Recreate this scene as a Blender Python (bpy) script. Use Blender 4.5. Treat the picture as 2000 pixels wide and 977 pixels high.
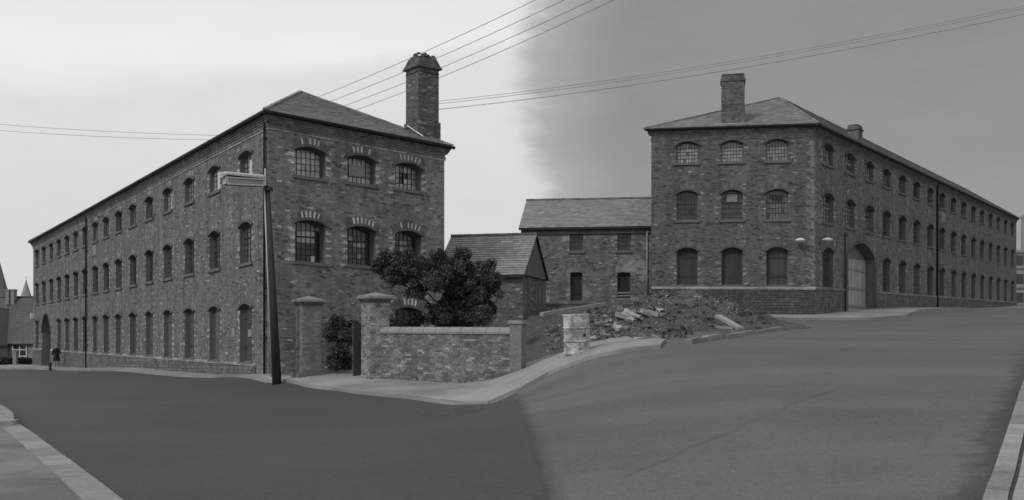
import bpy, bmesh, math, random
import numpy as np
from mathutils import Vector, Matrix
random.seed(7); rng = np.random.default_rng(11)
for o in list(bpy.data.objects): bpy.data.objects.remove(o, do_unlink=True)
S = bpy.context.scene; COL = S.collection
R = math.radians
# ------------------------------------------------------------------ camera
F, HZ, CX = 1900.0, 640.0, 1000.0          # focal length in px of the 2000 px photo, eye level row, centre column
cam_d = bpy.data.cameras.new('camera'); cam = bpy.data.objects.new('camera', cam_d); COL.objects.link(cam)
cam_d.sensor_width = 36; cam_d.lens = 36*F/2000; cam_d.shift_y = (HZ-488.5)/2000
cam_d.clip_start = .1; cam_d.clip_end = 6000
cam.location = (0, 0, 0); cam.rotation_euler = (R(90), 0, 0); S.camera = cam
S.render.resolution_x = 1024; S.render.resolution_y = 500
S.view_settings.view_transform = 'Standard'; S.view_settings.look = 'None'
S.cycles.filter_width = 1.55
S.view_settings.exposure = 0.0; S.view_settings.gamma = 1
# ------------------------------------------------------------------ sky and sun
SUN_EL, SUN_AZ = R(42), R(-140)            # azimuth from +Y (view direction), negative = left of camera
W = bpy.data.worlds.new('World'); S.world = W; W.use_nodes = True
nt = W.node_tree; nt.nodes.clear()
def N(nt, t, **k):
    n = nt.nodes.new(t)
    for a, b in k.items():
        if a == 'ins':
            for i, v in b.items():
                if hasattr(v, 'is_output') or isinstance(v, bpy.types.NodeSocket): nt.links.new(v, n.inputs[i])
                else: n.inputs[i].default_value = v
        else: setattr(n, a, b)
    return n
def M_(nt, op, a, b=None, c=None, clamp=False):
    n = nt.nodes.new('ShaderNodeMath'); n.operation = op; n.use_clamp = clamp
    for i, v in enumerate((a, b, c)):
        if v is None: continue
        if isinstance(v, bpy.types.NodeSocket): nt.links.new(v, n.inputs[i])
        else: n.inputs[i].default_value = v
    return n.outputs[0]
def sm(nt, x, a, b, lo=0., hi=1.):
    n = nt.nodes.new('ShaderNodeMapRange'); n.interpolation_type = 'SMOOTHSTEP'
    nt.links.new(x, n.inputs[0]); n.inputs[1].default_value = a; n.inputs[2].default_value = b
    n.inputs[3].default_value = lo; n.inputs[4].default_value = hi
    return n.outputs[0]
def mixf(nt, f, a, b):
    n = nt.nodes.new('ShaderNodeMix'); n.data_type = 'FLOAT'
    for i, v in ((0, f), (2, a), (3, b)):
        if isinstance(v, bpy.types.NodeSocket): nt.links.new(v, n.inputs[i])
        else: n.inputs[i].default_value = v
    return n.outputs[0]
sky = N(nt, 'ShaderNodeTexSky', sky_type='NISHITA', sun_disc=False, sun_elevation=SUN_EL, sun_rotation=SUN_AZ)
skybw = N(nt, 'ShaderNodeRGBToBW', ins={0: sky.outputs[0]}).outputs[0]
tc = N(nt, 'ShaderNodeTexCoord'); sep = N(nt, 'ShaderNodeSeparateXYZ', ins={0: tc.outputs['Generated']})
X, Y, Z = sep.outputs
mp = N(nt, 'ShaderNodeMapping', ins={0: tc.outputs['Generated'], 3: (1.5, 1.5, 5.0)})
n1 = N(nt, 'ShaderNodeTexNoise', ins={0: mp.outputs[0], 'Scale': 1.6, 'Detail': 5., 'Roughness': .5}).outputs[0]
mp2 = N(nt, 'ShaderNodeMapping', ins={0: tc.outputs['Generated'], 1: (3, 1, 2), 3: (1., 1., 3.0)})
n2 = N(nt, 'ShaderNodeTexNoise', ins={0: mp2.outputs[0], 'Scale': 5.5, 'Detail': 9., 'Roughness': .62}).outputs[0]
n1c = M_(nt, 'SUBTRACT', n1, .5); n2c = M_(nt, 'SUBTRACT', n2, .5)
# bright broken cloud on the left, dull unbroken cloud on the right
xw = M_(nt, 'MULTIPLY_ADD', n1c, .10, M_(nt, 'MULTIPLY_ADD', n2c, .11, M_(nt, 'MULTIPLY_ADD', Z, -.04, X)))
side = M_(nt, 'MULTIPLY', mixf(nt, .45, sm(nt, xw, .0, .04), sm(nt, xw, -.02, .12)), sm(nt, Y, -.5, .3))
zb = M_(nt, 'MULTIPLY_ADD', X, .12, Z)
zb = M_(nt, 'SUBTRACT', Z, M_(nt, 'MULTIPLY_ADD', X, .10, M_(nt, 'MULTIPLY_ADD', n1c, .12, .262)))
band = sm(nt, zb, -.006, .02)                # above the ragged upper edge of the grey cloud
top = sm(nt, M_(nt, 'MULTIPLY_ADD', n1c, .12, Z), .26, .38)
low = sm(nt, Z, .0, .22)
leftv = mixf(nt, band, mixf(nt, low, .67, .74), .86)
leftv = mixf(nt, top, leftv, .76)
leftv = M_(nt, 'MULTIPLY_ADD', n2c, .09, leftv)
rightv = mixf(nt, sm(nt, Z, .02, .35), .32, .265)
rightv = M_(nt, 'MULTIPLY_ADD', n2c, .09, rightv)
val = mixf(nt, side, leftv, rightv)
val10 = M_(nt, 'MULTIPLY', val, 10.)
fin = mixf(nt, .04, val10, skybw)
bg = N(nt, 'ShaderNodeBackground', ins={0: fin, 1: .1})
out = N(nt, 'ShaderNodeOutputWorld', ins={0: bg.outputs[0]})
sd = bpy.data.lights.new('sun', 'SUN'); sd.energy = 1.2; sd.angle = R(11); sd.color = (1, .995, .985)
so = bpy.data.objects.new('sun', sd); COL.objects.link(so)
sv = Vector((math.sin(SUN_AZ)*math.cos(SUN_EL), math.cos(SUN_AZ)*math.cos(SUN_EL), math.sin(SUN_EL)))
so.rotation_euler = sv.to_track_quat('Z', 'Y').to_euler(); so.location = sv*100
# ------------------------------------------------------------------ materials
def new_mat(name):
    m = bpy.data.materials.new(name); m.use_nodes = True
    b = m.node_tree.nodes['Principled BSDF']; return m, m.node_tree, b
def grey_mat(name, v, rough=.85, nscale=8., amp=.25, fine=60., famp=.15, bump=.15, bscale=None, spec=.3, world=False, metal=0., usetone=False, stain=0.):
    """procedural grey: broad stains x fine grain, optional per-face 'tone' attribute"""
    m, nt, b = new_mat(name)
    tc = N(nt, 'ShaderNodeTexCoord').outputs['Object']
    if usetone or world: tc = N(nt, 'ShaderNodeNewGeometry').outputs['Position']
    a = N(nt, 'ShaderNodeTexNoise', ins={0: tc, 'Scale': nscale, 'Detail': 5., 'Roughness': .6}).outputs[0]
    f = N(nt, 'ShaderNodeTexNoise', ins={0: tc, 'Scale': fine, 'Detail': 3., 'Roughness': .7}).outputs[0]
    base = v
    if usetone: base = N(nt, 'ShaderNodeAttribute', attribute_name='tone').outputs['Fac']
    k = M_(nt, 'MULTIPLY_ADD', M_(nt, 'SUBTRACT', a, .5), amp*3, 1.)
    k2 = M_(nt, 'MULTIPLY_ADD', M_(nt, 'SUBTRACT', f, .5), famp*3, 1.)
    c = M_(nt, 'MULTIPLY', M_(nt, 'MULTIPLY', k, k2), base)
    if name == 'dark_brick':
        sv_ = N(nt, 'ShaderNodeMapping', ins={0: tc, 3: (1.6, 1.6, .16)}).outputs[0]; st = N(nt, 'ShaderNodeTexNoise', ins={0: sv_, 'Scale': 1.5, 'Detail': 5., 'Roughness': .6}).outputs[0]
        c = M_(nt, 'MULTIPLY', c, M_(nt, 'MULTIPLY_ADD', M_(nt, 'SUBTRACT', st, .5), 1.1, 1.))
        md = N(nt, 'ShaderNodeTexNoise', ins={0: tc, 'Scale': 3.4, 'Detail': 4., 'Roughness': .7}).outputs[0]
        c = M_(nt, 'MULTIPLY', c, M_(nt, 'MULTIPLY_ADD', M_(nt, 'SUBTRACT', md, .5), .6, 1.))
    if stain:
        s = N(nt, 'ShaderNodeTexNoise', ins={0: tc, 'Scale': nscale*.35, 'Detail': 8., 'Roughness': .7, 'Distortion': .6}).outputs[0]
        c = M_(nt, 'MULTIPLY', c, sm(nt, s, .38, .6, 1.-stain, 1.+stain*.35))
    c = M_(nt, 'MAXIMUM', c, .004)
    nt.links.new(c, b.inputs['Base Color'])
    b.inputs['Roughness'].default_value = rough; b.inputs['Specular IOR Level'].default_value = spec
    b.inputs['Metallic'].default_value = metal
    if bump:
        bn = N(nt, 'ShaderNodeBump', ins={'Strength': bump, 'Distance': .02, 'Height': f if not bscale else a})
        nt.links.new(bn.outputs[0], b.inputs['Normal'])
    return m
MAT = {}
MAT['brick'] = grey_mat('dark_brick', .1, .9, 1.1, .3, 20., .28, .25, usetone=True, spec=.15)
MAT['mortar'] = grey_mat('sooty_mortar', .15, .95, 1.2, .2, 30., .2, .2, spec=.1)
MAT['plainbrick'] = grey_mat('plain_brickwork', .18, .95, 3., .3, 14., .5, .3, spec=.1)
MAT['stone'] = grey_mat('sill_stone', .13, .85, 3., .25, 40., .15, .2)
MAT['cap'] = grey_mat('pier_cap_stone', .24, .85, 3., .25, 30., .2, .3)
MAT['plinth'] = grey_mat('rubble_plinth_stone', .07, .9, 1.5, .3, 12., .3, .3, usetone=True, spec=.15)
MAT['slate'] = grey_mat('roof_slate', .12, .55, .5, .2, 9., .2, .1, usetone=True, spec=.4)
MAT['underslate'] = grey_mat('roof_boarding', .05, .9)
MAT['iron'] = grey_mat('black_iron', .025, .5, 5., .3, 40., .2, .1)
MAT['wood_dark'] = grey_mat('tarred_wood', .04, .8, 2., .3, 30., .3, .3)
MAT['paintframe'] = grey_mat('window_frame_paint', .12, .6, 4., .3, 40., .2, .1)
MAT['bars'] = grey_mat('glazing_bar_paint', .025, .6, 4., .3, 40., .2, .1)
MAT['pane'] = grey_mat('pane_glass', .3, .18, 3., .3, 20., .25, .02, usetone=True, spec=.6)  # grey of each pane comes from its tone attribute, pale to near black
MAT['board'] = grey_mat('weathered_boards', .07, .8, 2., .3, 30., .3, .3, usetone=True)
MAT['white'] = grey_mat('white_paint', .6, .5, 4., .15, 40., .1, .05)
MAT['lampmetal'] = grey_mat('lamp_pale_metal', .42, .45, 8., .25, 40., .1, .05)
MAT['diffuser'] = grey_mat('lamp_diffuser', .2, .25, 8., .25, 40., .1, .02, spec=.5)
MAT['conc'] = grey_mat('kerb_concrete', .26, .9, 2., .25, 40., .3, .25, world=True)
MAT['pave'] = grey_mat('pavement_concrete', .27, .92, .7, .25, 35., .22, .2, stain=.25)
MAT['pave_near'] = grey_mat('near_pavement_concrete', .185, .92, .7, .25, 35., .25, .25, stain=.3)
MAT['kerb'] = grey_mat('kerb_stone_concrete', .26, .9, 2., .3, 30., .35, .3, usetone=True)
MAT['slab'] = grey_mat('paving_slab_stone', .30, .9, 1.5, .2, 40., .3, .2, world=True)
MAT['soil'] = grey_mat('dug_earth', .095, .98, 1.4, .45, 13., .6, 1., spec=.1)
MAT['ground'] = grey_mat('rough_ground', .08, .98, .3, .3, 6., .4, .5, spec=.1)
MAT['chunk'] = grey_mat('broken_concrete', .24, .92, 2.5, .35, 20., .3, .5, usetone=True)
MAT['leaf'] = grey_mat('leaf_grey', .05, .6, .7, .3, 9., .3, .05, usetone=True, spec=.3)
MAT['bark'] = grey_mat('bark', .05, .95, 6., .3, 30., .3, .6)
MAT['timber'] = grey_mat('bleached_timber', .3, .85, 3., .25, 40., .25, .3)
MAT['render'] = grey_mat('peeling_render', .26, .92, 1.1, .3, 9., .3, .5, stain=.5)
MAT['drum'] = grey_mat('rusty_drum_paint', .46, .7, 4.5, .3, 16., .45, .2, stain=.6)
MAT['coat'] = grey_mat('dark_coat_cloth', .015, .9)
MAT['skin'] = grey_mat('skin', .35, .6, 5., .05, 50., .03, .02)
MAT['hair'] = grey_mat('hair', .05, .7)
MAT['stocking'] = grey_mat('pale_stockings', .28, .7)
MAT['farstone'] = grey_mat('far_spire_stone', .3, .95, .3, .2, 3., .2, .1)
MAT['farroof'] = grey_mat('far_tiled_roof', .16, .85, .3, .15, 4., .2, .2)
MAT['wire'] = grey_mat('wire_rubber', .3, .6)
MAT['lead'] = grey_mat('lead_flashing', .5, .5)
MAT['asphalt'] = None
# ------------------------------------------------------------------ terrain
def at(px, py, d): return Vector(((px-CX)/F*d, d, (HZ-py)/F*d))
def zc(px, py, d): p = at(px, py, d); return (p.x, p.y, p.z)
CP = [(-40.07,81.43,-3.21),(-24.8,59.9,-2.56),(-9.59,38.37,-1.92),(-3.01,43.37,-2.2),(-7.4,35.2,-1.83),(-4.9,33.4,-1.85),(-.9,31.9,-1.86),
 zc(130,724,65.6), zc(300,732,48.5), zc(400,738,41.7), zc(525,748,36), zc(600,757,33.3), zc(700,770,30.4), zc(800,780,28.5), zc(950,793,26.6),
 (-60,95,-3.6),(-52,60,-2.9),(-30,40,-2.6),(-25,20,-2.35),(-11,21,-2.1),(-7,13,-2.1),(-4.8,11.6,-2.1),(-12,6,-2.1),(-4,2,-2.05),(0,8,-1.95),(-3,18,-2.1),
 (4.2,8,-1.62),(6,3,-1.75),(8,14,-1.33),(11.5,20,-1.05),(14,8,-1.45),(2.5,18,-1.3),(3.5,24,-.95),(2.2,27.0,-.9),(1.95,29,-.83),(2.1,32,-.8),(3.2,33,-.66),(1.5,36,-.85),(4,38,-.3),(2,42,-.2),(8,28,-.62),(6,34,-.35),(9,40,.02),(16,48,.33),(22,50,.5),
 (16.39,52.78,.61),(7.82,54.66,.72),(38,84,1.6),(60.1,116,2.62),(62.6,113.5,2.3),(40,80,1.45),(30,50,.75),(30,30,-.1),(24,16,-.9),(45,60,1.2),(5,60,1.1),(-2,58,1.0),(-1.5,45,-.6),(80,110,2.4),(80,60,1.5),(0,80,1.2)]
CP = np.array(CP, float)
def _U(r2): return np.where(r2 > 1e-9, .5*r2*np.log(np.maximum(r2, 1e-9)), 0.)
_n = len(CP); _P = np.c_[np.ones(_n), CP[:, :2]/50]
_K = _U(((CP[:, None, :2]-CP[None, :, :2])**2).sum(-1)/2500.)+np.eye(_n)*2e-5
_A = np.block([[_K, _P], [_P.T, np.zeros((3, 3))]])
_W = np.linalg.solve(_A, np.r_[CP[:, 2], 0, 0, 0])
def gz(x, y):
    x = np.clip(np.asarray(x, float), -62, 82); y = np.clip(np.asarray(y, float), -6, 120)
    d2 = ((x[..., None]-CP[:, 0])**2+(y[..., None]-CP[:, 1])**2)/2500.
    r = _U(d2)@_W[:_n]+_W[_n]+_W[_n+1]*x/50+_W[_n+2]*y/50
    return np.clip(r, -4.5, 3.6)
def g1(x, y): return float(gz(x, y))
def hit(px, py, lift=0., dmax=70):
    """where the ray through a pixel of the photograph meets the ground raised by lift"""
    d = 5.; prev = None
    while d < dmax:
        p = at(px, py, d); e = p.z-(g1(p.x, p.y)+lift)
        if e < 0:
            if prev: t = prev[1]/(prev[1]-e); d = prev[0]+(d-prev[0])*t
            p = at(px, py, d); return Vector((p.x, p.y, g1(p.x, p.y)))
        prev = (d, e); d += .25
    p = at(px, py, dmax); return Vector((p.x, p.y, g1(p.x, p.y)))
# ------------------------------------------------------------------ object helpers
def link(name, me, mat=None, parent=None):
    o = bpy.data.objects.new(name, me); COL.objects.link(o)
    if mat is not None and me is not None and len(me.materials) == 0: me.materials.append(MAT[mat] if isinstance(mat, str) else mat)
    if parent is not None: o.parent = parent
    return o
def tag(o, label=None, cat=None, group=None, kind=None):
    if label: o['label'] = label
    if cat: o['category'] = cat
    if group: o['group'] = group
    if kind: o['kind'] = kind
    return o
def empty(name, loc=(0, 0, 0), rz=0.):
    o = bpy.data.objects.new(name, None); COL.objects.link(o); o.location = loc; o.rotation_euler = (0, 0, rz); o.empty_display_size = .3
    return o
def np_mesh(name, V, Fq, tone=None, smooth=False):
    V = np.asarray(V, np.float32).reshape(-1, 3); Fq = np.asarray(Fq, np.int32); n = len(Fq); k = Fq.shape[1]
    me = bpy.data.meshes.new(name); me.vertices.add(len(V)); me.vertices.foreach_set('co', V.ravel())
    me.loops.add(n*k); me.loops.foreach_set('vertex_index', Fq.ravel())
    me.polygons.add(n); me.polygons.foreach_set('loop_start', np.arange(0, n*k, k, dtype=np.int32))
    me.polygons.foreach_set('loop_total', np.full(n, k, np.int32))
    if tone is not None:
        a = me.attributes.new('tone', 'FLOAT', 'FACE'); a.data.foreach_set('value', np.asarray(tone, np.float32))
    me.update(calc_edges=True)
    me.polygons.foreach_set('use_smooth', np.full(n, smooth, bool))
    return me
BF = np.array([[0,1,5,4],[1,2,6,5],[2,3,7,6],[3,0,4,7],[4,5,6,7],[3,2,1,0]])
class Boxes:
    """boxes given as 8 corners: ring of 4 then ring of 4"""
    def __init__(s): s.c = []; s.t = []
    def corners(s, c8, tone=.1): s.c.append(np.asarray(c8, float).reshape(8, 3)); s.t.append(tone)
    def box(s, x0, x1, y0, y1, z0, z1, tone=.1):
        s.corners([(x0,y0,z0),(x1,y0,z0),(x1,y1,z0),(x0,y1,z0),(x0,y0,z1),(x1,y0,z1),(x1,y1,z1),(x0,y1,z1)], tone)
    def beam(s, a, b, w, h, tone=.1, up=(0, 0, 1)):
        a = Vector(a); b = Vector(b); d = (b-a).normalized(); sd = d.cross(Vector(up)).normalized()*w/2; u = sd.cross(d).normalized()*h/2
        s.corners([a-sd-u, b-sd-u, b+sd-u, a+sd-u, a-sd+u, b-sd+u, b+sd+u, a+sd+u], tone)
    def xform(s, mtx):
        A = np.array(mtx); s.c = [c@A[:3, :3].T+A[:3, 3] for c in s.c]; return s
    def mesh(s, name):
        c = np.array(s.c); n = len(c); Fq = (BF[None]+np.arange(n)[:, None, None]*8).reshape(-1, 4)
        return np_mesh(name, c.reshape(-1, 3), Fq, np.repeat(s.t, 6))
    def obj(s, name, mat, parent=None): return link(name, s.mesh(name), mat, parent)
def tube_mesh(name, pts, r, seg=8, r2=None):
    pts = [Vector(p) for p in pts]; V = []; Fq = []; n = len(pts)
    for i, p in enumerate(pts):
        d = (pts[min(i+1, n-1)]-pts[max(i-1, 0)]).normalized(); a = d.cross(Vector((0, 0, 1)))
        if a.length < .05: a = d.cross(Vector((1, 0, 0)))
        a.normalize(); b = d.cross(a); rr = r if r2 is None else r+(r2-r)*i/(n-1)
        for k in range(seg): t = 2*math.pi*k/seg; V.append(p+a*rr*math.cos(t)+b*rr*math.sin(t))
    for i in range(n-1):
        for k in range(seg): k2 = (k+1) % seg; Fq.append((i*seg+k, i*seg+k2, (i+1)*seg+k2, (i+1)*seg+k))
    me = bpy.data.meshes.new(name); me.from_pydata([tuple(v) for v in V], [], Fq+[tuple(range(seg))[::-1], tuple((n-1)*seg+k for k in range(seg))]); me.update()
    me.polygons.foreach_set('use_smooth', [True]*len(Fq)+[False]*2)
    return me
def lathe_mesh(name, prof, seg=20):
    V = [(r*math.cos(2*math.pi*k/seg), r*math.sin(2*math.pi*k/seg), z) for r, z in prof for k in range(seg)]; n = len(prof)
    Fq = [(i*seg+k, i*seg+(k+1) % seg, (i+1)*seg+(k+1) % seg, (i+1)*seg+k) for i in range(n-1) for k in range(seg)]
    me = bpy.data.meshes.new(name); me.from_pydata(V, [], Fq+[tuple(range(seg))[::-1], tuple((n-1)*seg+k for k in range(seg))]); me.update()
    return me
def poly_mesh(name, V, Fs):
    me = bpy.data.meshes.new(name); me.from_pydata([tuple(v) for v in V], [], Fs); me.update(); return me
# ------------------------------------------------------------------ ground, road
def ticks(a, b, st, lo, hi):
    t = list(np.arange(a, b+1e-6, st)); s = st*1.5; x = b
    while x < hi: x += s; s *= 1.45; t.append(min(x, hi))
    s = st*1.5; x = a
    while x > lo: x -= s; s *= 1.45; t.insert(0, max(x, lo))
    return np.array(sorted(set(t)))
def grid(name, xs, ys, dz=0., zf=None, smooth=True):
    XX, YY = np.meshgrid(xs, ys, indexing='ij'); ZZ = (gz(XX, YY)+dz) if zf is None else zf(XX, YY)
    nx, ny = XX.shape; V = np.stack([XX, YY, ZZ], -1).reshape(-1, 3); i = np.arange((nx-1)*ny).reshape(nx-1, ny)[:, :-1].ravel()
    return np_mesh(name, V, np.stack([i, i+ny, i+ny+1, i+1], 1), smooth=smooth)
tag(link('ground', grid('ground', ticks(-80, 110, 4, -1500, 1500), ticks(-20, 140, 4, -300, 2500), -.25), 'ground'), kind='structure')
_a, _b = hit(1934.5, 931, .11), hit(2000, 740, .11); GK = (_b.x-_a.x)/(_b.y-_a.y); GX = _a.x-GK*_a.y
m, nt, b = new_mat('worn_asphalt')
P = N(nt, 'ShaderNodeNewGeometry').outputs['Position']; sp = N(nt, 'ShaderNodeSeparateXYZ', ins={0: P}); px_, py_, pz_ = sp.outputs
def nz(scale, vec=P, det=5., ro=.6, dist=0.): return N(nt, 'ShaderNodeTexNoise', ins={0: vec, 'Scale': scale, 'Detail': det, 'Roughness': ro, 'Distortion': dist}).outputs[0]
# two exposures painted into the asphalt colour: darker left, lighter right, wavering edge
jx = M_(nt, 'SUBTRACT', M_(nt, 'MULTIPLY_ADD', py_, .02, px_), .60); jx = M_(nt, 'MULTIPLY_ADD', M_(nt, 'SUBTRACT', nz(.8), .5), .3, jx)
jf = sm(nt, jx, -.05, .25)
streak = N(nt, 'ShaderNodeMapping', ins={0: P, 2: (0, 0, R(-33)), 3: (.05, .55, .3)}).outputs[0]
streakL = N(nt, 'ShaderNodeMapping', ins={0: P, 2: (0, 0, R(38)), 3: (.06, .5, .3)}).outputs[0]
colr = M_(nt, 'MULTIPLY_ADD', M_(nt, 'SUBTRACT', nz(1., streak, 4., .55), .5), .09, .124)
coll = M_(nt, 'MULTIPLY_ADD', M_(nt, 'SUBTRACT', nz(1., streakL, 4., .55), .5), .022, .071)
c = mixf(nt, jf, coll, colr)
c = M_(nt, 'MULTIPLY', c, M_(nt, 'MULTIPLY_ADD', M_(nt, 'SUBTRACT', nz(.35), .5), .5, 1.))
c = M_(nt, 'MULTIPLY', c, M_(nt, 'MULTIPLY_ADD', M_(nt, 'SUBTRACT', nz(45., det=3., ro=.8), .5), 1.7, 1.))
c = M_(nt, 'MULTIPLY', c, M_(nt, 'MULTIPLY_ADD', M_(nt, 'SUBTRACT', nz(9., det=5., ro=.85), .5), .75, 1.))
gl = M_(nt, 'SUBTRACT', px_, M_(nt, 'MULTIPLY_ADD', py_, GK, GX))     # distance from the right-hand kerb: ragged damp grit in the channel
gl = M_(nt, 'MULTIPLY_ADD', M_(nt, 'SUBTRACT', nz(1.6, det=6., ro=.75), .5), 1.6, gl)
c = M_(nt, 'MULTIPLY', c, sm(nt, gl, -.5, -.1, 1., .62))
c = M_(nt, 'MULTIPLY', c, M_(nt, 'MULTIPLY_ADD', M_(nt, 'SUBTRACT', nz(19., det=4., ro=.9), .5), 1.0, 1.))
tone_edge = M_(nt, 'ABSOLUTE', M_(nt, 'SUBTRACT', jx, -.02)); c = M_(nt, 'MULTIPLY', c, sm(nt, tone_edge, .015, .05, .9, 1.))  # thin darker line along the edge between the two painted exposures
la, lb_ = hit(1650, 752), hit(1235, 925); lk = (la.x-lb_.x)/(la.y-lb_.y); ld = M_(nt, 'SUBTRACT', px_, M_(nt, 'MULTIPLY_ADD', py_, lk, lb_.x-lk*lb_.y))
ld = M_(nt, 'ABSOLUTE', M_(nt, 'MULTIPLY_ADD', M_(nt, 'SUBTRACT', nz(.6, det=6.), .5), .9, ld)); lseg = M_(nt, 'MULTIPLY', sm(nt, py_, la.y+1, la.y-2), sm(nt, nz(.5), .42, .5))
c = M_(nt, 'MULTIPLY', c, M_(nt, 'SUBTRACT', 1., M_(nt, 'MULTIPLY', M_(nt, 'MULTIPLY', sm(nt, ld, .02, .07, 1., 0.), lseg), .2)))
# dark oil drips and damp blotches
c = M_(nt, 'MULTIPLY', c, sm(nt, nz(1.3, det=4., ro=.6, dist=.4), .69, .76, 1., .6))
vor = N(nt, 'ShaderNodeTexVoronoi', feature='DISTANCE_TO_EDGE', ins={0: N(nt, 'ShaderNodeVectorMath', operation='ADD', ins={0: P, 1: N(nt, 'ShaderNodeTexNoise', ins={0: P, 'Scale': .9, 'Detail': 4.}).outputs[1]}).outputs[0], 'Scale': .16}).outputs[0]
crack = M_(nt, 'MULTIPLY', sm(nt, vor, .0, .0028, 1., 0.), sm(nt, nz(.17), .5, .6))
c = M_(nt, 'MULTIPLY', c, M_(nt, 'MULTIPLY_ADD', crack, -.35, 1.))
peb = N(nt, 'ShaderNodeTexVoronoi', ins={0: P, 'Scale': 2.2}).outputs[0]
c = M_(nt, 'ADD', c, M_(nt, 'MULTIPLY', sm(nt, peb, .018, .045, 1., 0.), .16))
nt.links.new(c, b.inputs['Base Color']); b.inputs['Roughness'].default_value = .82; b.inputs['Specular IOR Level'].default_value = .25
bn = N(nt, 'ShaderNodeBump', ins={'Strength': .35, 'Distance': .01, 'Height': nz(70., det=3., ro=.8)}); nt.links.new(bn.outputs[0], b.inputs['Normal'])
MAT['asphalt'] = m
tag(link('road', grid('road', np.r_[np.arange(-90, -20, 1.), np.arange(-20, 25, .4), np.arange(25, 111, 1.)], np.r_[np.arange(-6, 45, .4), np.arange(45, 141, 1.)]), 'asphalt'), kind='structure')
def resample(pl, n):
    pl = [np.array(p[:2], float) for p in pl]; d = np.r_[0, np.cumsum([np.hypot(*(b-a)) for a, b in zip(pl, pl[1:])])]
    t = np.linspace(0, d[-1], n); a = np.array(pl); return np.c_[np.interp(t, d, a[:, 0]), np.interp(t, d, a[:, 1])]
def strip(name, inner, outer, n, m, lift, mat, skirt=.3, kind='structure'):
    A = resample(inner, n); B = resample(outer, n); t = np.linspace(0, 1, m)
    XY = A[:, None]*(1-t)[None, :, None]+B[:, None]*t[None, :, None]; ZZ = gz(XY[..., 0], XY[..., 1])+lift
    V = np.concatenate([XY, ZZ[..., None]], -1)
    bot = V[:, -1:].copy(); bot[..., 2] -= skirt; V = np.concatenate([V, bot], 1); m2 = m+1
    for e in (0, -1): pass
    V2 = V.reshape(-1, 3); i = np.arange((n-1)*m2).reshape(n-1, m2)[:, :-1].ravel(); Fq = np.stack([i, i+1, i+m2+1, i+m2], 1)
    # end caps
    caps = []; base = len(V2); extra = []
    for row in (0, n-1):
        r = V[row, :m]
        for k in range(m-1):
            q = len(extra)+base; a, b_ = r[k], r[k+1]; extra += [a, b_, b_-np.array([0, 0, skirt]), a-np.array([0, 0, skirt])]; caps.append((q, q+1, q+2, q+3))
    V2 = np.r_[V2, np.array(extra)]; Fq = np.r_[Fq, np.array(caps)]
    o = link(name, np_mesh(name, V2, Fq), mat); tag(o, kind=kind); return o
def kerb(parent, line, width, lift, length=.91, mat='kerb', side=1, thick=.3, skip=None, jit=.006):
    """individual kerb stones along the outer line; side=+1 puts their width to the left of travel"""
    pl = [np.array(p[:2], float) for p in line]; d = np.r_[0, np.cumsum([np.hypot(*(b-a)) for a, b in zip(pl, pl[1:])])]; a = np.array(pl)
    n = max(1, int(d[-1]/length)); L = d[-1]/n; f = lambda t: np.array([np.interp(t, d, a[:, 0]), np.interp(t, d, a[:, 1])])
    for i in range(n):
        p, q = f(i*L+.011), f((i+1)*L-.011)
        if skip and skip(p): continue
        u = (q-p)/np.hypot(*(q-p)); nn = np.array([-u[1], u[0]])*side*width; j = random.uniform(-jit, jit)
        c = []
        for dz in (-thick, 0):
            for k, w in ((p, 0), (q, 0), (q, 1), (p, 1)):
                z = g1(*(k))+lift+j; e = k+nn*w
                if dz == 0 and w == 0: e = k+nn*.04; 
                c.append((e[0], e[1], z+dz))
        if side < 0: c = [c[3], c[2], c[1], c[0], c[7], c[6], c[5], c[4]]
        bx = Boxes(); cc = np.array(c); org = cc.mean(0); bx.corners(cc-org, .255*random.uniform(.78, 1.2)); o = bx.obj('kerb_stone', mat, parent); o.location = org
# ------------------------------------------------------------------ brick facades
class Facade:
    """vertical wall seen from outside; u runs left to right, v up from the (sloping) base line, n outward"""
    def __init__(s, A, B, za, zb):
        s.A = np.array(A, float); s.B = np.array(B, float); D = s.B-s.A; s.L = float(np.hypot(*D)); s.d = D/s.L; s.n = np.array([s.d[1], -s.d[0]])
        s.za = za; s.sl = (zb-za)/s.L; s.rz = math.atan2(s.d[1], s.d[0])
    def P(s, u, v, n=0.):
        u = np.asarray(u, float); v = np.asarray(v, float); n = np.asarray(n, float); u, v, n = np.broadcast_arrays(u, v, n)
        return np.stack([s.A[0]+s.d[0]*u+s.n[0]*n, s.A[1]+s.d[1]*u+s.n[1]*n, s.za+s.sl*u+v], -1)
    def mat(s, u, v, n=0.):
        p = s.P(u, v, n); m = Matrix.Rotation(s.rz, 4, 'Z'); m.translation = Vector(p.tolist()); return m
def arch_h(op, x):
    """opening height limit above spring at offset x from centre (segmental arch)"""
    hw = op['w']/2; r = op['rise']
    if abs(x) > hw: return None
    if r <= 0.001: return 0.
    Rr = (hw*hw+r*r)/(2*r); return math.sqrt(max(Rr*Rr-x*x, 0))-(Rr-r)
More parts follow.
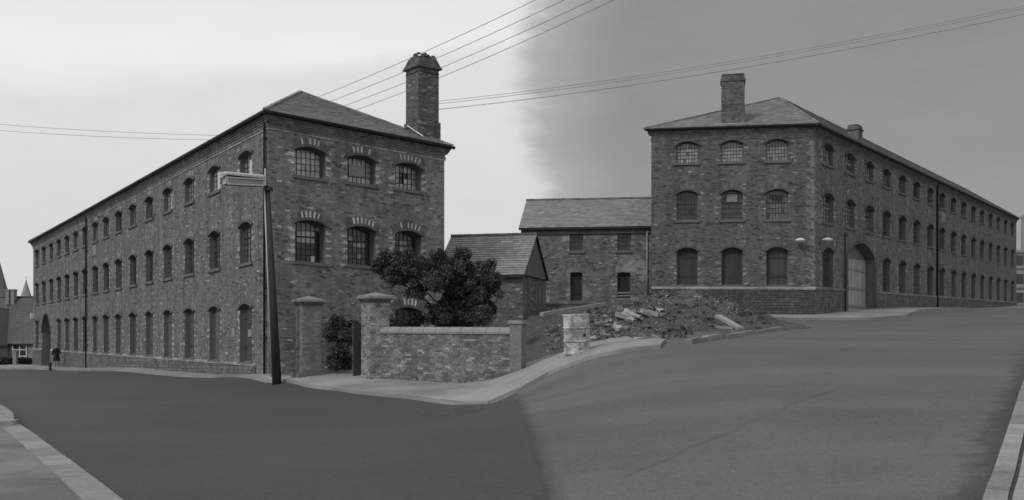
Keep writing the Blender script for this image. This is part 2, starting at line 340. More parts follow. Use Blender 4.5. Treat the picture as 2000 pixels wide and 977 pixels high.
def brick_course(fc, u0, u1, v0, v1, ops, out, tonef, hb=.075, lb=.225, proud=0., plinthf=None, off=0.):
    nc = int((v1-v0)/hb)
    for c in range(nc):
        va, vb = v0+c*hb+.004, v0+(c+1)*hb-.004; vm = (va+vb)/2
        blk = []
        for op in ops:
            hw = op['w']/2
            if op['v0'] <= vm+.03 and vm < op['vs']: blk.append((op['u']-hw, op['u']+hw))
            elif op['vs'] <= vm < op['vs']+op['rise']+op['ring']:
                # half-width of arch outer curve at this height
                w2 = hw+op['ringw']; r = op['rise']; Rr = (hw*hw+r*r)/(2*r) if r > .001 else 1e3; Ro = Rr+op['ring']; y = vm-op['vs']+(Rr-r)
                if y < Ro: x = math.sqrt(Ro*Ro-y*y); blk.append((op['u']-min(x, w2), op['u']+min(x, w2)))
        hdr = (c % 4 == 3); ln = lb/2 if hdr else lb
        start = u0-((c % 2)*ln/2)-off
        n = int((u1-start)/ln)+1
        for i in range(n):
            segs = [(max(start+i*ln, u0), min(start+(i+1)*ln, u1))]
            for a, b_ in blk:
                ns = []
                for p, q in segs:
                    if b_ <= p or a >= q: ns.append((p, q)); continue
                    if p < a: ns.append((p, a))
                    if q > b_: ns.append((b_, q))
                segs = ns
            for p, q in segs:
                if q-p < .035: continue
                if plinthf is not None and vm < plinthf((p+q)/2): continue
                out.append((p+.005, q-.005, va, vb, proud+random.uniform(0, .006), tonef((p+q)/2, vm, c, i)))
def bricks_to_mesh(fc, rec, name='brickwork', back=-.012):
    r = np.array(rec); u0, u1, v0, v1, n, t = r.T; b = np.full_like(n, back)
    c = np.stack([fc.P(u0, v0, n), fc.P(u1, v0, n), fc.P(u1, v1, n), fc.P(u0, v1, n), fc.P(u0, v0, b), fc.P(u1, v0, b), fc.P(u1, v1, b), fc.P(u0, v1, b)], 1)
    f5 = np.array([[0,1,2,3],[1,0,4,5],[2,1,5,6],[3,2,6,7],[0,3,7,4]])
    Fq = (f5[None]+np.arange(len(r))[:, None, None]*8).reshape(-1, 4)
    return c.reshape(-1, 3), Fq, np.repeat(t, 5)
def join_meshes(name, parts):
    V = []; Fs = []; T = []; k = 0
    for v, f, t in parts: V.append(v); Fs.append(f+k); T.append(t); k += len(v)
    return np_mesh(name, np.concatenate(V), np.concatenate(Fs), np.concatenate(T))
_bc = {}
def brick_obj(fc, rec, parent, inv, name='brick'):
    u0, u1, v0, v1, n, t = rec; w = round(u1-u0, 2); tb = round(t/.012)*.012; h = round(v1-v0, 3); key = (w, h, round(tb, 3))
    if key not in _bc:
        bx = Boxes(); bx.box(-w/2, w/2, 0, .05, -h/2, h/2, tb); _bc[key] = bx.mesh('brick')
    o = link(name, _bc[key], 'brick', parent)
    m = fc.mat((u0+u1)/2, (v0+v1)/2, n)@Matrix.Rotation(-math.atan(fc.sl), 4, 'Y'); o.matrix_basis = inv@m; return o
def wall_backing(fc, vtop, ops, n=-.009, u0=0, u1=None, vbot=-1.2):
    """wall sheet with holes for the openings and arched heads, as quads in world space"""
    u1 = fc.L if u1 is None else u1
    us = sorted({u0, u1}|{o['u']-o['w']/2 for o in ops}|{o['u']+o['w']/2 for o in ops}); V = []; Fq = []
    def quad(a, b, c, d): k = len(V); V.extend([a, b, c, d]); Fq.append((k, k+1, k+2, k+3))
    for a, b_ in zip(us, us[1:]):
        um = (a+b_)/2; col = sorted([o for o in ops if abs(o['u']-um) < o['w']/2], key=lambda o: o['v0']); v = vbot
        for o in col:
            quad(fc.P(a, v, n), fc.P(b_, v, n), fc.P(b_, o['v0'], n), fc.P(a, o['v0'], n)); v = o['vs']+o['rise']+.002
        quad(fc.P(a, v, n), fc.P(b_, v, n), fc.P(b_, vtop, n), fc.P(a, vtop, n))
    for o in ops:
        K = 10; hw = o['w']/2; xs = [-hw+2*hw*k/K for k in range(K+1)]; dp = o.get('depth', .22)
        for a, b_ in zip(xs, xs[1:]):
            ha, hb = o['vs']+arch_h(o, a), o['vs']+arch_h(o, b_); tp = o['vs']+o['rise']+.002
            quad(fc.P(o['u']+a, ha, n), fc.P(o['u']+b_, hb, n), fc.P(o['u']+b_, tp, n), fc.P(o['u']+a, tp, n))
            quad(fc.P(o['u']+a, ha, -dp), fc.P(o['u']+b_, hb, -dp), fc.P(o['u']+b_, hb, n), fc.P(o['u']+a, ha, n))
        l, r = o['u']-hw, o['u']+hw
        quad(fc.P(l, o['v0'], n), fc.P(l, o['v0'], -dp), fc.P(l, o['vs'], -dp), fc.P(l, o['vs'], n))
        quad(fc.P(r, o['v0'], -dp), fc.P(r, o['v0'], n), fc.P(r, o['vs'], n), fc.P(r, o['vs'], -dp))
        quad(fc.P(l, o['v0'], -dp), fc.P(l, o['v0'], n), fc.P(r, o['v0'], n), fc.P(r, o['v0'], -dp))
    return np.array(V), np.array(Fq), np.full(len(Fq), .07)
def arch_rings(fc, o, hood=True, pale=False, tone=(.07, .22)):
    """hood mould and ring of voussoirs round the head of an opening"""
    hw = o['w']/2; r = max(o['rise'], .02); Rr = (hw*hw+r*r)/(2*r); a0 = math.asin(min(hw/Rr, 1)); cy = o['vs']-(Rr-r); V = []; Fq = []; T = []
    def wedge(t0, t1, r0, r1, n, tone):
        k = len(V)
        for nn in (n, -.02):
            for rr, tt in ((r0, t0), (r0, t1), (r1, t1), (r1, t0)): V.append(fc.P(o['u']+rr*math.sin(tt), cy+rr*math.cos(tt), nn))
        for f in ([0,1,2,3],[1,0,4,5],[2,1,5,6],[3,2,6,7],[0,3,7,4]): Fq.append([k+j for j in f]); T.append(tone)
    hk = .10
    if hood:
        ext = .10/Rr; K = 10; ts = np.linspace(-a0-ext, a0+ext, K+1)
        for a, b_ in zip(ts, ts[1:]): wedge(a, b_, Rr+.02, Rr+.02+hk, .075, tone[0])
        r0 = Rr+.02+hk+.008
    else: r0 = Rr
    r1 = Rr+o['ring']; n = max(3, int(2*(a0)*(r0+.1)/.085)); ts = np.linspace(-a0-(o['ringw']*.5/Rr), a0+(o['ringw']*.5/Rr), n+1)
    for i, (a, b_) in enumerate(zip(ts, ts[1:])):
        g = .004/Rr; tn = (tone[1]*random.uniform(.8, 1.25) if (i % 2 and random.random() < .85 and abs(i-n/2) < n*.30) else tone[0]*random.uniform(.9, 1.5)) if pale else tone[0]*random.uniform(.9, 1.7)
        wedge(a+g, b_-g, r0, r1, .004+random.uniform(0, .004), tn)
    if hood: # brick ring between the opening and the hood
        for i in range(6): t0 = -a0+2*a0*i/6; wedge(t0, t0+2*a0/6, Rr, Rr+.018, .001, tone[0])
    return np.array(V), np.array(Fq), np.array(T)
# ------------------------------------------------------------------ windows
_wc = {}
def arch_poly(w, hs, rise, inset=0., K=10):
    """outline of an arched light: list of (x, z) from bottom-left round the head to bottom-right"""
    hw = w/2; r = max(rise, .001); Rr = (hw*hw+r*r)/(2*r)
    xs = [-(hw-inset)+2*(hw-inset)*k/K for k in range(K+1)]
    return [(x, hs+math.sqrt(max((Rr-inset)**2-x*x, 0))-(Rr-r)) for x in xs]
def frame_mesh(name, w, hs, rise, fw, y0, y1, sl):
    o = [(-w/2, 0)]+arch_poly(w, hs, rise)+[(w/2, 0)]; i = [(-w/2+fw, fw)]+arch_poly(w, hs, rise, fw)+[(w/2-fw, fw)]; n = len(o)
    V = [(x, y, z+sl*x) for y in (y0, y1) for ring in (o, i) for x, z in ring]; Fs = []
    for k in range(n):
        k2 = (k+1) % n; Fs += [(k, k2, n+k2, n+k), (n+k, n+k2, 3*n+k2, 3*n+k)]
    return poly_mesh(name, V, Fs)
def panel_mesh(name, w, hs, rise, y, sl, inset=.0, tone=.1, th=.02):
    o = [(-w/2+inset, inset)]+arch_poly(w, hs, rise, inset)+[(w/2-inset, inset)]; n = len(o)
    V = [(x, y, z+sl*x) for x, z in o]+[(x, y+th, z+sl*x) for x, z in o]
    me = poly_mesh(name, V, [tuple(range(n))[::-1], tuple(range(n, 2*n))]+[(k, (k+1) % n, n+(k+1) % n, n+k) for k in range(n)])
    a = me.attributes.new('tone', 'FLOAT', 'FACE'); a.data.foreach_set('value', np.full(len(me.polygons), tone, np.float32)); return me
def make_window(fc, o, parent, inv, kind='sash', cols=6, rows=4, tone=.2, sill=True, panes=None, var=0, sillw=.22, dep=None):
    w, hs, rise, sl = o['w'], o['vs']-o['v0'], o['rise'], fc.sl; dp = (o.get('depth', .22) if dep is None else dep)-.07; key = (round(w, 2), round(hs, 2), round(rise, 2), round(sl, 4), kind, cols, rows, round(tone, 2), var)
    loc = inv@fc.mat(o['u'], o['v0'])
    if key not in _wc:
        d = {}; d['frame'] = frame_mesh('frame', w, hs, rise, .055, dp-.03, dp+.06, sl)
        if kind == 'sash':
            b_ = Boxes(); gx = (w-.11)/cols; gh = (hs+rise*.55-.11)/rows
            for c in range(1, cols): x = -w/2+.055+c*gx; h = hs+(arch_h(o, x) or 0)-.05; b_.box(x-.013, x+.013, dp-.012, dp+.03, .05+sl*x, h+sl*x)
            for r_ in range(1, rows): z = .055+r_*gh; b_.box(-w/2+.05, w/2-.05, dp-.008, dp+.026, z-.012, z+.012)
            if hs > 1.3: z = .055+round(rows*.62)*gh; b_.box(-w/2+.05, w/2-.05, dp-.02, dp+.03, z-.03, z+.03)
            d['glazing_bars'] = b_.mesh('glazing_bars')
            if panes is None:
                p_ = Boxes(); 
                rr = random.Random(var*17+3)
                for c in range(cols):
                    for r_ in range(rows):
                        t = tone*rr.uniform(.75, 1.2)
                        if rr.random() < .06: t = tone*.3
                        x0 = -w/2+.055+c*gx; z0 = .055+r_*gh; z1 = z0+gh if r_ < rows-1 else min(hs+arch_h(o, x0+.01), hs+arch_h(o, x0+gx-.01))-.03
                        p_.box(x0, x0+gx, dp+.008, dp+.014, z0+sl*x0, z1+sl*x0, t)
                d['glass'] = p_.mesh('glass')
            d['backing'] = panel_mesh('backing', w, hs, rise, dp+.05, sl, 0., .015)
        else:
            d['boarding'] = panel_mesh('boarding', w, hs, rise, dp+.02, sl, .02, tone*.8)
            nb = max(3, int(w/.19)); gx = (w-.11)/nb; rr = random.Random(var*31+5); d['_planks'] = []
            for k in range(nb):
                b_ = Boxes(); x0 = -w/2+.055+k*gx; h = hs+min(arch_h(o, x0+.01), arch_h(o, x0+gx-.01))-.05; b_.box(-gx/2+.004, gx/2-.004, 0, .022, .06, h, tone*rr.uniform(.7, 1.25)); d['_planks'].append((x0+gx/2, b_.mesh('plank')))
            if var % 3 != 1:
                b_ = Boxes(); b_.box(-w/2+.06, w/2-.06, dp-.03, dp-.006, 0, .13, tone*.8); d['_ledge'] = b_.mesh('ledge')
        if sill:
            b_ = Boxes(); e = .12; 
            b_.corners([(-w/2-e, -.08, -.14-sl*(w/2+e)), (w/2+e, -.08, -.14+sl*(w/2+e)), (w/2+e, dp, -.14+sl*(w/2+e)), (-w/2-e, dp, -.14-sl*(w/2+e)),
                        (-w/2-e, -.08, -.012-sl*(w/2+e)), (w/2+e, -.08, -.012+sl*(w/2+e)), (w/2+e, dp, .012+sl*(w/2+e)), (-w/2-e, dp, .012-sl*(w/2+e))], .12)
            d['sill'] = b_.mesh('sill')
        _wc[key] = d
    d = _wc[key]; root = link('window', d['frame'], 'paintframe', parent); root.matrix_basis = loc
    mats = {'glazing_bars': 'bars', 'glass': 'pane', 'backing': 'pane', 'sill': 'stone', 'boarding': 'board', 'ledge': 'board'}
    for k, me in d.items():
        if k in mats: link(k, me, mats[k], root)
    for x, me in d.get('_planks', []): p = link('plank', me, 'board', root); p.location = (x, dp, sl*x)
    if '_ledge' in d:
        for z in (.25, .8): p = link('ledge', d['_ledge'], 'board', root); p.location.z = z*hs
    if kind == 'sash' and panes is not None:
        gx = (w-.11)/cols; gh = (hs+rise*.55-.11)/rows; pc = {}
        for c in range(cols):
            for r_ in range(rows):
                t = panes(c, r_)
                if t is None: continue
                x0 = -w/2+.055+c*gx; hh = gh if r_ < rows-1 else min(hs+arch_h(o, x0+.01), hs+arch_h(o, x0+gx-.01))-.03-(.055+r_*gh)
                kk = (round(hh, 2), round(t, 2))
                if kk not in pc: b_ = Boxes(); b_.box(-gx/2, gx/2, 0, .006, 0, hh, t); pc[kk] = b_.mesh('pane')
                p = link('pane', pc[kk], 'pane', root); p.location = (x0+gx/2, dp+.008, .055+r_*gh+sl*(x0+gx/2)); p.rotation_euler = (R(random.uniform(-1.5, 1.5)), 0, R(random.uniform(-1.5, 1.5)))
    return root
def op(u, w, v0, top, rise=.16, ring=.36, ringw=.08, depth=.34, **k): return dict(depth=depth, u=u, w=w, v0=v0, vs=top-rise, rise=rise, ring=ring, ringw=ringw, **k)
# ------------------------------------------------------------------ roofs
def slates(A, B, poly, wid=.3, exp=.2, tone=.12, lift=.02, seed=1, normal=None):
    """overlapping slates on the plane through the eave A-B; poly = world points bounding that roof face"""
    A = Vector(A); B = Vector(B); s = (B-A).normalized(); q = [Vector(p) for p in poly]
    C_ = max(q, key=lambda p: ((p-A)-s*(p-A).dot(s)).length); t = ((C_-A)-s*(C_-A).dot(s)).normalized(); n = s.cross(t)
    if n.z < 0: n = -n
    P2 = [((p-A).dot(s), (p-A).dot(t)) for p in q]; tm = max(y for _, y in P2); rr = random.Random(seed); rec = []
    k = 0
    while k*exp < tm-.02:
        t0 = k*exp; tmid = min(t0+exp*.5, tm-.01); xs = []
        for (x1, y1), (x2, y2) in zip(P2, P2[1:]+P2[:1]):
            if (y1 > tmid) != (y2 > tmid): xs.append(x1+(x2-x1)*(tmid-y1)/(y2-y1))
        if len(xs) >= 2:
            a, b_ = min(xs), max(xs); x = math.floor(a/wid)*wid-(wid/2 if k % 2 else 0)
            while x < b_:
                l, r_ = max(x, a), min(x+wid, b_)
                if r_-l > .03: rec.append((l+.004, r_-.004, t0+rr.uniform(-.012, .012), tone*(rr.uniform(.82, 1.15) if rr.random() > .03 else rr.uniform(1.2, 1.5)), rr.uniform(0, .006)))
                x += wid
        k += 1
    V = np.empty((len(rec), 8, 3)); A_, s_, t_, n_ = map(np.array, (A, s, t, n)); T = []
    for i, (l, r_, t0, tn, j) in enumerate(rec):
        t1 = t0+exp*1.15; lo, hi = lift+.022+j, lift+.004
        for m_, (ss, tt, h) in enumerate(((l, t0, lo-.012), (r_, t0, lo-.012), (r_, t1, hi-.01), (l, t1, hi-.01), (l, t0, lo), (r_, t0, lo), (r_, t1, hi), (l, t1, hi))):
            V[i, m_] = A_+s_*ss+t_*tt+n_*h
        T += [tn]*6
    return V.reshape(-1, 3), (BF[None]+np.arange(len(rec))[:, None, None]*8).reshape(-1, 4), np.array(T)
def chimney(parts, cx, cy, rz, w, d, z0, z1, tonef, corbel=3, base=None, capw=.10, thing=None):
    """brick stack: four brick faces, oversailing courses and a weathered top; returns mesh pieces"""
    c, s = math.cos(rz), math.sin(rz); q = lambda x, y: (cx+c*x-s*y, cy+s*x+c*y)
    def shell(w, d, za, zb, tf):
        cs = [q(-w/2, -d/2), q(w/2, -d/2), q(w/2, d/2), q(-w/2, d/2)]
        for a, b_ in zip(cs, cs[1:]+cs[:1]):
            f = Facade(a, b_, za, za); rec = []; brick_course(f, 0, f.L, 0, zb-za+.001, [], rec, tf)
            if rec: parts.append(bricks_to_mesh(f, rec))
    shell(w, d, z0, z1, tonef); core = Boxes(); core.box(-w/2+.01, w/2-.01, -d/2+.01, d/2-.01, z0-.6, z1-.003, .07)
    for k in range(corbel): shell(w+capw*(1 if k < corbel else .5), d+capw, z1-.075*4-.075*k, z1-.075*3-.075*k, lambda *a: .11)
    core.box(-w/2-capw/2+.01, w/2+capw/2-.01, -d/2-capw/2+.01, d/2+capw/2-.01, z1-.075*(3+corbel), z1-.226, .06)
    core.box(-w/2+.05, w/2-.05, -d/2+.05, d/2-.05, z1-.01, z1+.05, .07)
    core.xform(Matrix.Translation((cx, cy, 0))@Matrix.Rotation(rz, 4, 'Z')); cc = np.array(core.c); parts.append((cc.reshape(-1, 3), (BF[None]+np.arange(len(cc))[:, None, None]*8).reshape(-1, 4), np.full(len(cc)*6, .065)))
def rect_beam(fc, u0, u1, v0, v1, n0, n1, name, mat, parent, tone=.07):
    b_ = Boxes(); b_.corners([fc.P(u0, v0, n1), fc.P(u1, v0, n1), fc.P(u1, v0, n0), fc.P(u0, v0, n0), fc.P(u0, v1, n1), fc.P(u1, v1, n1), fc.P(u1, v1, n0), fc.P(u0, v1, n0)], tone); return b_.obj(name, mat, parent)
def plinth_blocks(fc, u0, u1, topf, v0, parts, tone, skip=()):
    """coursed rubble plinth standing slightly proud with a chamfered top course"""
    r = random.Random(5); rec = []; v = v0
    while v < 2.:
        h = r.uniform(.10, .19); u = u0
        while u < u1:
            w = r.uniform(.16, .42); e = min(u+w, u1); tp = topf((u+e)/2)
            if v < tp-.06 and not any(a < (u+e)/2 < b_ for a, b_ in skip): rec.append((u+.008, e-.008, v+.008, min(v+h, tp)-.006, .05+r.uniform(0, .03), tone*r.uniform(.8, 1.2)))
            u = e
        v += h
    parts.append(bricks_to_mesh(fc, rec, back=-.0)); 
# ================================================================== LEFT MILL
def tone_fn(base, pale_p, pale_v, ops, dark_p=.1, jamb=.5, corner=None, patches=True, jw=.24):
    rr = random.Random(99)
    def f(u, v, c, i):
        t = base*rr.uniform(.8, 1.2); x = rr.random()
        if patches and x < pale_p: t = pale_v*rr.uniform(.6, 1.25)
        elif x > 1-dark_p: t = base*.55
        for o in ops:
            if o['v0']-.1 < v < o['vs']+.15:
                dx = abs(u-o['u'])-o['w']/2
                if 0 < dx < jw and (c//2) % 2 == 0 and rr.random() < jamb: t = pale_v*rr.uniform(.7, 1.25)
        if corner is not None and abs(u-corner) < (.34 if (c//3) % 2 else .17) and rr.random() < .75: t = pale_v*rr.uniform(.7, 1.0)
        return t
    return f
def lerp(a, b, t): return a+(b-a)*t
mill = empty('brick_mill', (-9.59, 38.37, -1.92))
tag(mill, 'long three-storey brick mill with tall flared chimney and arched barred windows, behind gate piers', 'mill', 'brick mills')
bpy.context.view_layer.update(); inv = Matrix.Translation(mill.location).inverted()
def place(o): o.matrix_basis = inv@o.matrix_basis; return o
LL = Facade((-40.0714, 81.4286), (-9.5913, 38.3654), -3.2143, -1.9183)
LE = Facade((-9.5913, 38.3654), (-3.0130, 43.3696), -1.9183, -2.3283)
Hh = 10.5
opsLL = []
colsL = [2.56, 6.5, 10.19, 13.76, 17.2, 20.6, 23.88, 27.0, 29.95, 33.0, 35.9, 38.85, 41.8, 44.8, 47.9, 50.9]
for k, cu in enumerate(colsL):
    s = cu/52.76; u = LL.L-cu
    o = op(u, 1.42, lerp(8.17, 8.3, s), lerp(9.27, 9.57, s)); o['row'] = 2; o['k'] = k; opsLL.append(o)
    o = op(u, 1.42, lerp(4.66, 5.15, s), lerp(6.32, 6.85, s)); o['row'] = 1; o['k'] = k; opsLL.append(o)
    if k not in (13, 14):
        o = op(u, 1.42, lerp(.50, 1.55, s), lerp(2.9, 3.8, s)); o['row'] = 0; o['k'] = k; opsLL.append(o)
gateL = op(LL.L-46.9, 3.7, -.3, 4.15, rise=1.4, ring=.45, ringw=.3, depth=.9); gateL['row'] = -1; opsLL.append(gateL)
opsLE = []
for k, cu in enumerate((1.78, 4.12, 6.40)):
    o = op(cu, 1.34, (8.12, 8.18, 8.23)[k], (9.30, 9.33, 9.36)[k], rise=.17, ring=.38); o['row'] = 2; o['k'] = k; opsLE.append(o)
    o = op(cu, 1.34, (4.66, 4.74, 4.80)[k], (6.34, 6.36, 6.42)[k], rise=.17, ring=.38); o['row'] = 1; o['k'] = k; opsLE.append(o)
o = op(6.40, 1.34, 1.3, 3.1, rise=.17, ring=.38); o['row'] = 0; o['k'] = 2; opsLE.append(o)
for o in opsLL+opsLE:
    if o['row'] >= 0: o['depth'] = .5 if o in opsLE else .27
back_parts = [wall_backing(LL, Hh-.2, opsLL, vbot=-1.), wall_backing(LE, Hh-.2, opsLE, vbot=-1.)]
C1 = (-3.013+LL.A[0]+9.5913, 43.3696+LL.A[1]-38.3654); zC = -3.2143-.41
LB = Facade((-3.0130, 43.3696), C1, -2.3283, zC); LF = Facade(C1, LL.A, zC, -3.2143)
for f in (LB, LF): back_parts.append(wall_backing(f, Hh-.2, [], vbot=-1.))
w_ = link('wall', join_meshes('wall', back_parts), 'mortar', mill); place(w_)
tLL = tone_fn(.178, .022, .38, opsLL, jamb=.35, dark_p=.06); tLE = tone_fn(.21, .02, .42, opsLE, jamb=.75, jw=.22, dark_p=.07)
recL, recE = [], []
pl_top = lambda u: lerp(.42, 1.45, (LL.L-u)/52.76)
brick_course(LL, 0, LL.L, -.45, Hh-.75, opsLL, recL, tLL, plinthf=lambda u: pl_top(u) if u < LL.L-1.4 else -1)
brick_course(LE, 0, LE.L, -.45, Hh-.75, opsLE, recE, tLE)
parts = []
# the 300 nearest whole bricks are separate, the rest one mesh
def split(fc, rec, n, vmin=.2):
    full = [r for r in rec if r[1]-r[0] > .2 and r[2] > vmin]
    full.sort(key=lambda r: np.hypot(*fc.P((r[0]+r[1])/2, r[2], 0)[:2])+abs(r[2]-2.2)*.25); pick = set(id(r) for r in full[:n]); return full[:n], [r for r in rec if id(r) not in pick]
pe, recE = split(LE, recE, 150); pl_, recL = split(LL, recL, 150)
for r in pe: brick_obj(LE, r, mill, inv)
for r in pl_: brick_obj(LL, r, mill, inv)
parts += [bricks_to_mesh(LL, recL), bricks_to_mesh(LE, recE)]
for o in opsLL:
    parts.append(arch_rings(LL, o, hood=True, pale=(o['row'] > 0), tone=(.13, .30)))
for o in opsLE: parts.append(arch_rings(LE, o, hood=True, pale=True, tone=(.12, .44)))
# corbelled cornice: oversailing courses and a dentil course
def cornice(fc, parts, u0, u1, tone=.15, pale=.30):
    rec = []
    for k, (va, n, t) in enumerate(((Hh-.75, .03, pale), (Hh-.675, .05, tone), (Hh-.45, .12, tone), (Hh-.375, .16, tone), (Hh-.30, .20, tone*.8))):
        u = u0-n
        while u < u1+n: rec.append((max(u, u0-n)+.004, min(u+.225, u1+n)-.004, va+.003, va+.072, n+random.uniform(0, .004), t*random.uniform(.7, 1.3))); u += .225
    u = u0
    while u < u1-.1:
        for q_ in (0, 1): rec.append((u+.004, min(u+.221, u1), Hh-.6+.075*q_+.003, Hh-.6+.075*q_+.072, .055+.03*q_, tone*random.uniform(.8, 1.2)))
        u += .225
    parts.append(bricks_to_mesh(fc, rec, back=-.1))
for f in (LL, LE): cornice(f, parts, 0, f.L)
bw = link('brickwork', join_meshes('brickwork', parts), 'brick', mill); tag(bw, kind='stuff'); place(bw)
pp = []; plinth_blocks(LL, 0, LL.L-1.4, pl_top, -.45, pp, .15, skip=[(gateL['u']-1.9, gateL['u']+1.9)]); place(tag(link('plinth', join_meshes('plinth', pp), 'plinth', mill), kind='stuff'))
# chamfered plinth course
seg = [(0, gateL['u']-1.9), (gateL['u']+1.9, LL.L-1.4)]
b_ = Boxes()
for a, e in seg:
    n = int((e-a)/.5); 
    for i in range(n):
        u0, u1 = a+(e-a)*i/n+.003, a+(e-a)*(i+1)/n-.003; t0, t1 = pl_top(u0), pl_top(u1); tt = .24*random.uniform(.8, 1.25)
        b_.corners([LL.P(u0, t0-.07, .085), LL.P(u1, t1-.07, .085), LL.P(u1, t1-.07, -.005), LL.P(u0, t0-.07, -.005), LL.P(u0, t0-.005, .085), LL.P(u1, t1-.005, .085), LL.P(u1, t1+.055, .006), LL.P(u0, t0+.055, .006)], tt)
place(tag(b_.obj('plinth_course', 'plinth', mill), kind='stuff'))
for k, o in enumerate(opsLL):
    if o['row'] == 2: make_window(LL, o, mill, inv, 'sash', 4, 4, (.2, .34, .24, .34, .12, .2, .07)[o['k'] % 7], var=o['k'] % 7)
    elif o['row'] == 1: make_window(LL, o, mill, inv, 'sash', 4, 6, .05+.05*(o['k'] % 3 == 0), var=o['k'] % 5)
    elif o['row'] == 0: make_window(LL, o, mill, inv, 'boarded', tone=(.06, .1, .075, .115, .085)[o['k'] % 5], var=o['k'] % 4, sill=o['k'] < 99)
# blinds and boards showing pale behind the upper panes
for o, x0, x1, z0, z1 in ((opsLL[0], -.02, .42, .18, .78), (opsLL[3], -.08, .34, .1, .9), (opsLL[9], .05, .4, .1, .85)):
    b_ = Boxes(); b_.box(x0, x1, .17, .18, z0, z1, .5); p = b_.obj('window_blind', 'white', mill); p.matrix_basis = inv@LL.mat(o['u'], o['v0'])
LEw = [o for o in opsLE]
def pn_a(c, r): return .48*random.uniform(.7, 1.1)
def pn_b(c, r): return .42*random.uniform(.7, 1.1)
def pn_c(c, r): return None if (c, r) in ((2, 1), (2, 2), (3, 2)) else (.12 if (c, r) in ((2, 3), (4, 2)) else .42*random.uniform(.6, 1.1))
def pn_mid(k):
    def f(c, r):
        if k == 0: return (.4 if (r in (3, 4) and 0 < c < 5) else .22 if r == 5 else .02)*random.uniform(.7, 1.1) if (c, r) != (4, 0) else .5
        if k == 1: return .3*random.uniform(.6, 1.1) if (r, c) in ((4, 1), (3, 2), (3, 3), (3, 4), (1, 3)) else .025
        return .26*random.uniform(.6, 1.) if (r in (3, 4) and c in (2, 3)) else .03
    return f
for o in opsLE:
    if o['row'] == 2: make_window(LE, o, mill, inv, 'sash', 6, 4, .4, panes=(pn_a, pn_b, pn_c)[o['k']], var=o['k'])
    elif o['row'] == 1: make_window(LE, o, mill, inv, 'sash', 6, 6, .2, panes=pn_mid(o['k']), var=o['k']+10)
    else: make_window(LE, o, mill, inv, 'sash', 4, 5, .05, var=o['k'])
b_ = Boxes(); b_.box(-.40, .36, .385, .398, .34, .82, .4); p = b_.obj('blanked_panel', 'diffuser', mill, ); p.matrix_basis = inv@LE.mat(4.12, 8.18)
# arched doorway at the far end: recessed plank doors, fanlight
mt = inv@LL.mat(gateL['u'], 0)
b_ = Boxes()
for k in range(9): b_.box(-1.5+k*.333, -1.5+k*.333+.325, .72, .76, -.1, 3.1, .05*random.uniform(.7, 1.3))
p = b_.obj('door', 'board', mill); p.matrix_basis = mt
p2 = link('fanlight', panel_mesh('fanlight', 3.7, 1.0, 1.4, .82, LL.sl, 0., .03), 'pane', mill); p2.matrix_basis = inv@LL.mat(gateL['u'], 1.75)
b_ = Boxes(); b_.box(-.14, .14, .3, .5, 2.7, 2.95, .2); 
lamp = b_.obj('door_lamp', 'white', mill); lamp.matrix_basis = mt
# gutters, downpipes, plaque, alarm lamp
def gutter(fc, parent, u0, u1, name='gutter'):
    K = 7; prof = [(.20+.085*(1-math.cos(math.pi*k/(K-1))), Hh-.12-.10*math.sin(math.pi*k/(K-1))) for k in range(K)]; prof += [(.37, Hh-.10), (.20, Hh-.10)]
    V = []; Fq = []; m = len(prof)
    for u in (u0, u1): V += [fc.P(u, v, n) for n, v in prof]
    for k in range(m): Fq.append((k, (k+1) % m, m+(k+1) % m, m+k))
    return link(name, poly_mesh(name, V, Fq+[tuple(range(m)), tuple(range(m, 2*m))]), 'iron', parent)
for f in (LL, LE): place(gutter(f, mill, -.35, f.L+.35))
def soffit(fc, parent):
    return rect_beam(fc, -.22, fc.L+.22, Hh-.225, Hh-.125, -.1, .24, 'eaves_board', 'wood_dark', parent)
for f in (LL, LE): place(soffit(f, mill))
def pipe(fc, u, v0, v1, parent, r=.055, n=.1, mat='iron', name='downpipe', head=True):
    pts = [fc.P(u, v0, n), fc.P(u, v1, n)]; 
    if head: pts += [fc.P(u, v1+.25, n+.14)]
    o = link(name, tube_mesh(name, pts, r), mat, parent); return o
u170 = LL.L-32.3
place(pipe(LL, u170, -.1, Hh-.45, mill)); place(pipe(LL, LL.L-.22, .0, Hh-.45, mill, r=.05)); 
for v in (1.5, 3.6, 5.7, 7.8, 9.4):
    place(rect_beam(LL, u170-.09, u170+.09, v, v+.06, 0, .16, 'pipe_clip', 'iron', mill)); place(rect_beam(LL, LL.L-.3, LL.L-.14, v, v+.06, 0, .16, 'pipe_clip', 'iron', mill))
place(rect_beam(LL, LL.L-30.6, LL.L-29.7, 7.35, 8.0, 0, .03, 'plaque', 'cap', mill))
place(rect_beam(LL, .05, .35, 3.95, 4.4, 0, .25, 'alarm_box', 'white', mill))
place(rect_beam(LL, LL.L-4.35, LL.L-3.9, 1.6, 2.0, 0, .02, 'notice', 'render', mill))
for vv, a in ((1.75, .30), (2.3, .1), (1.0, .12)): place(rect_beam(LL, LL.L-2.75, LL.L-2.75+.42, vv-.15, vv+.15, -.175, -.16, 'notice', 'cap' if a > .2 else 'board', mill))
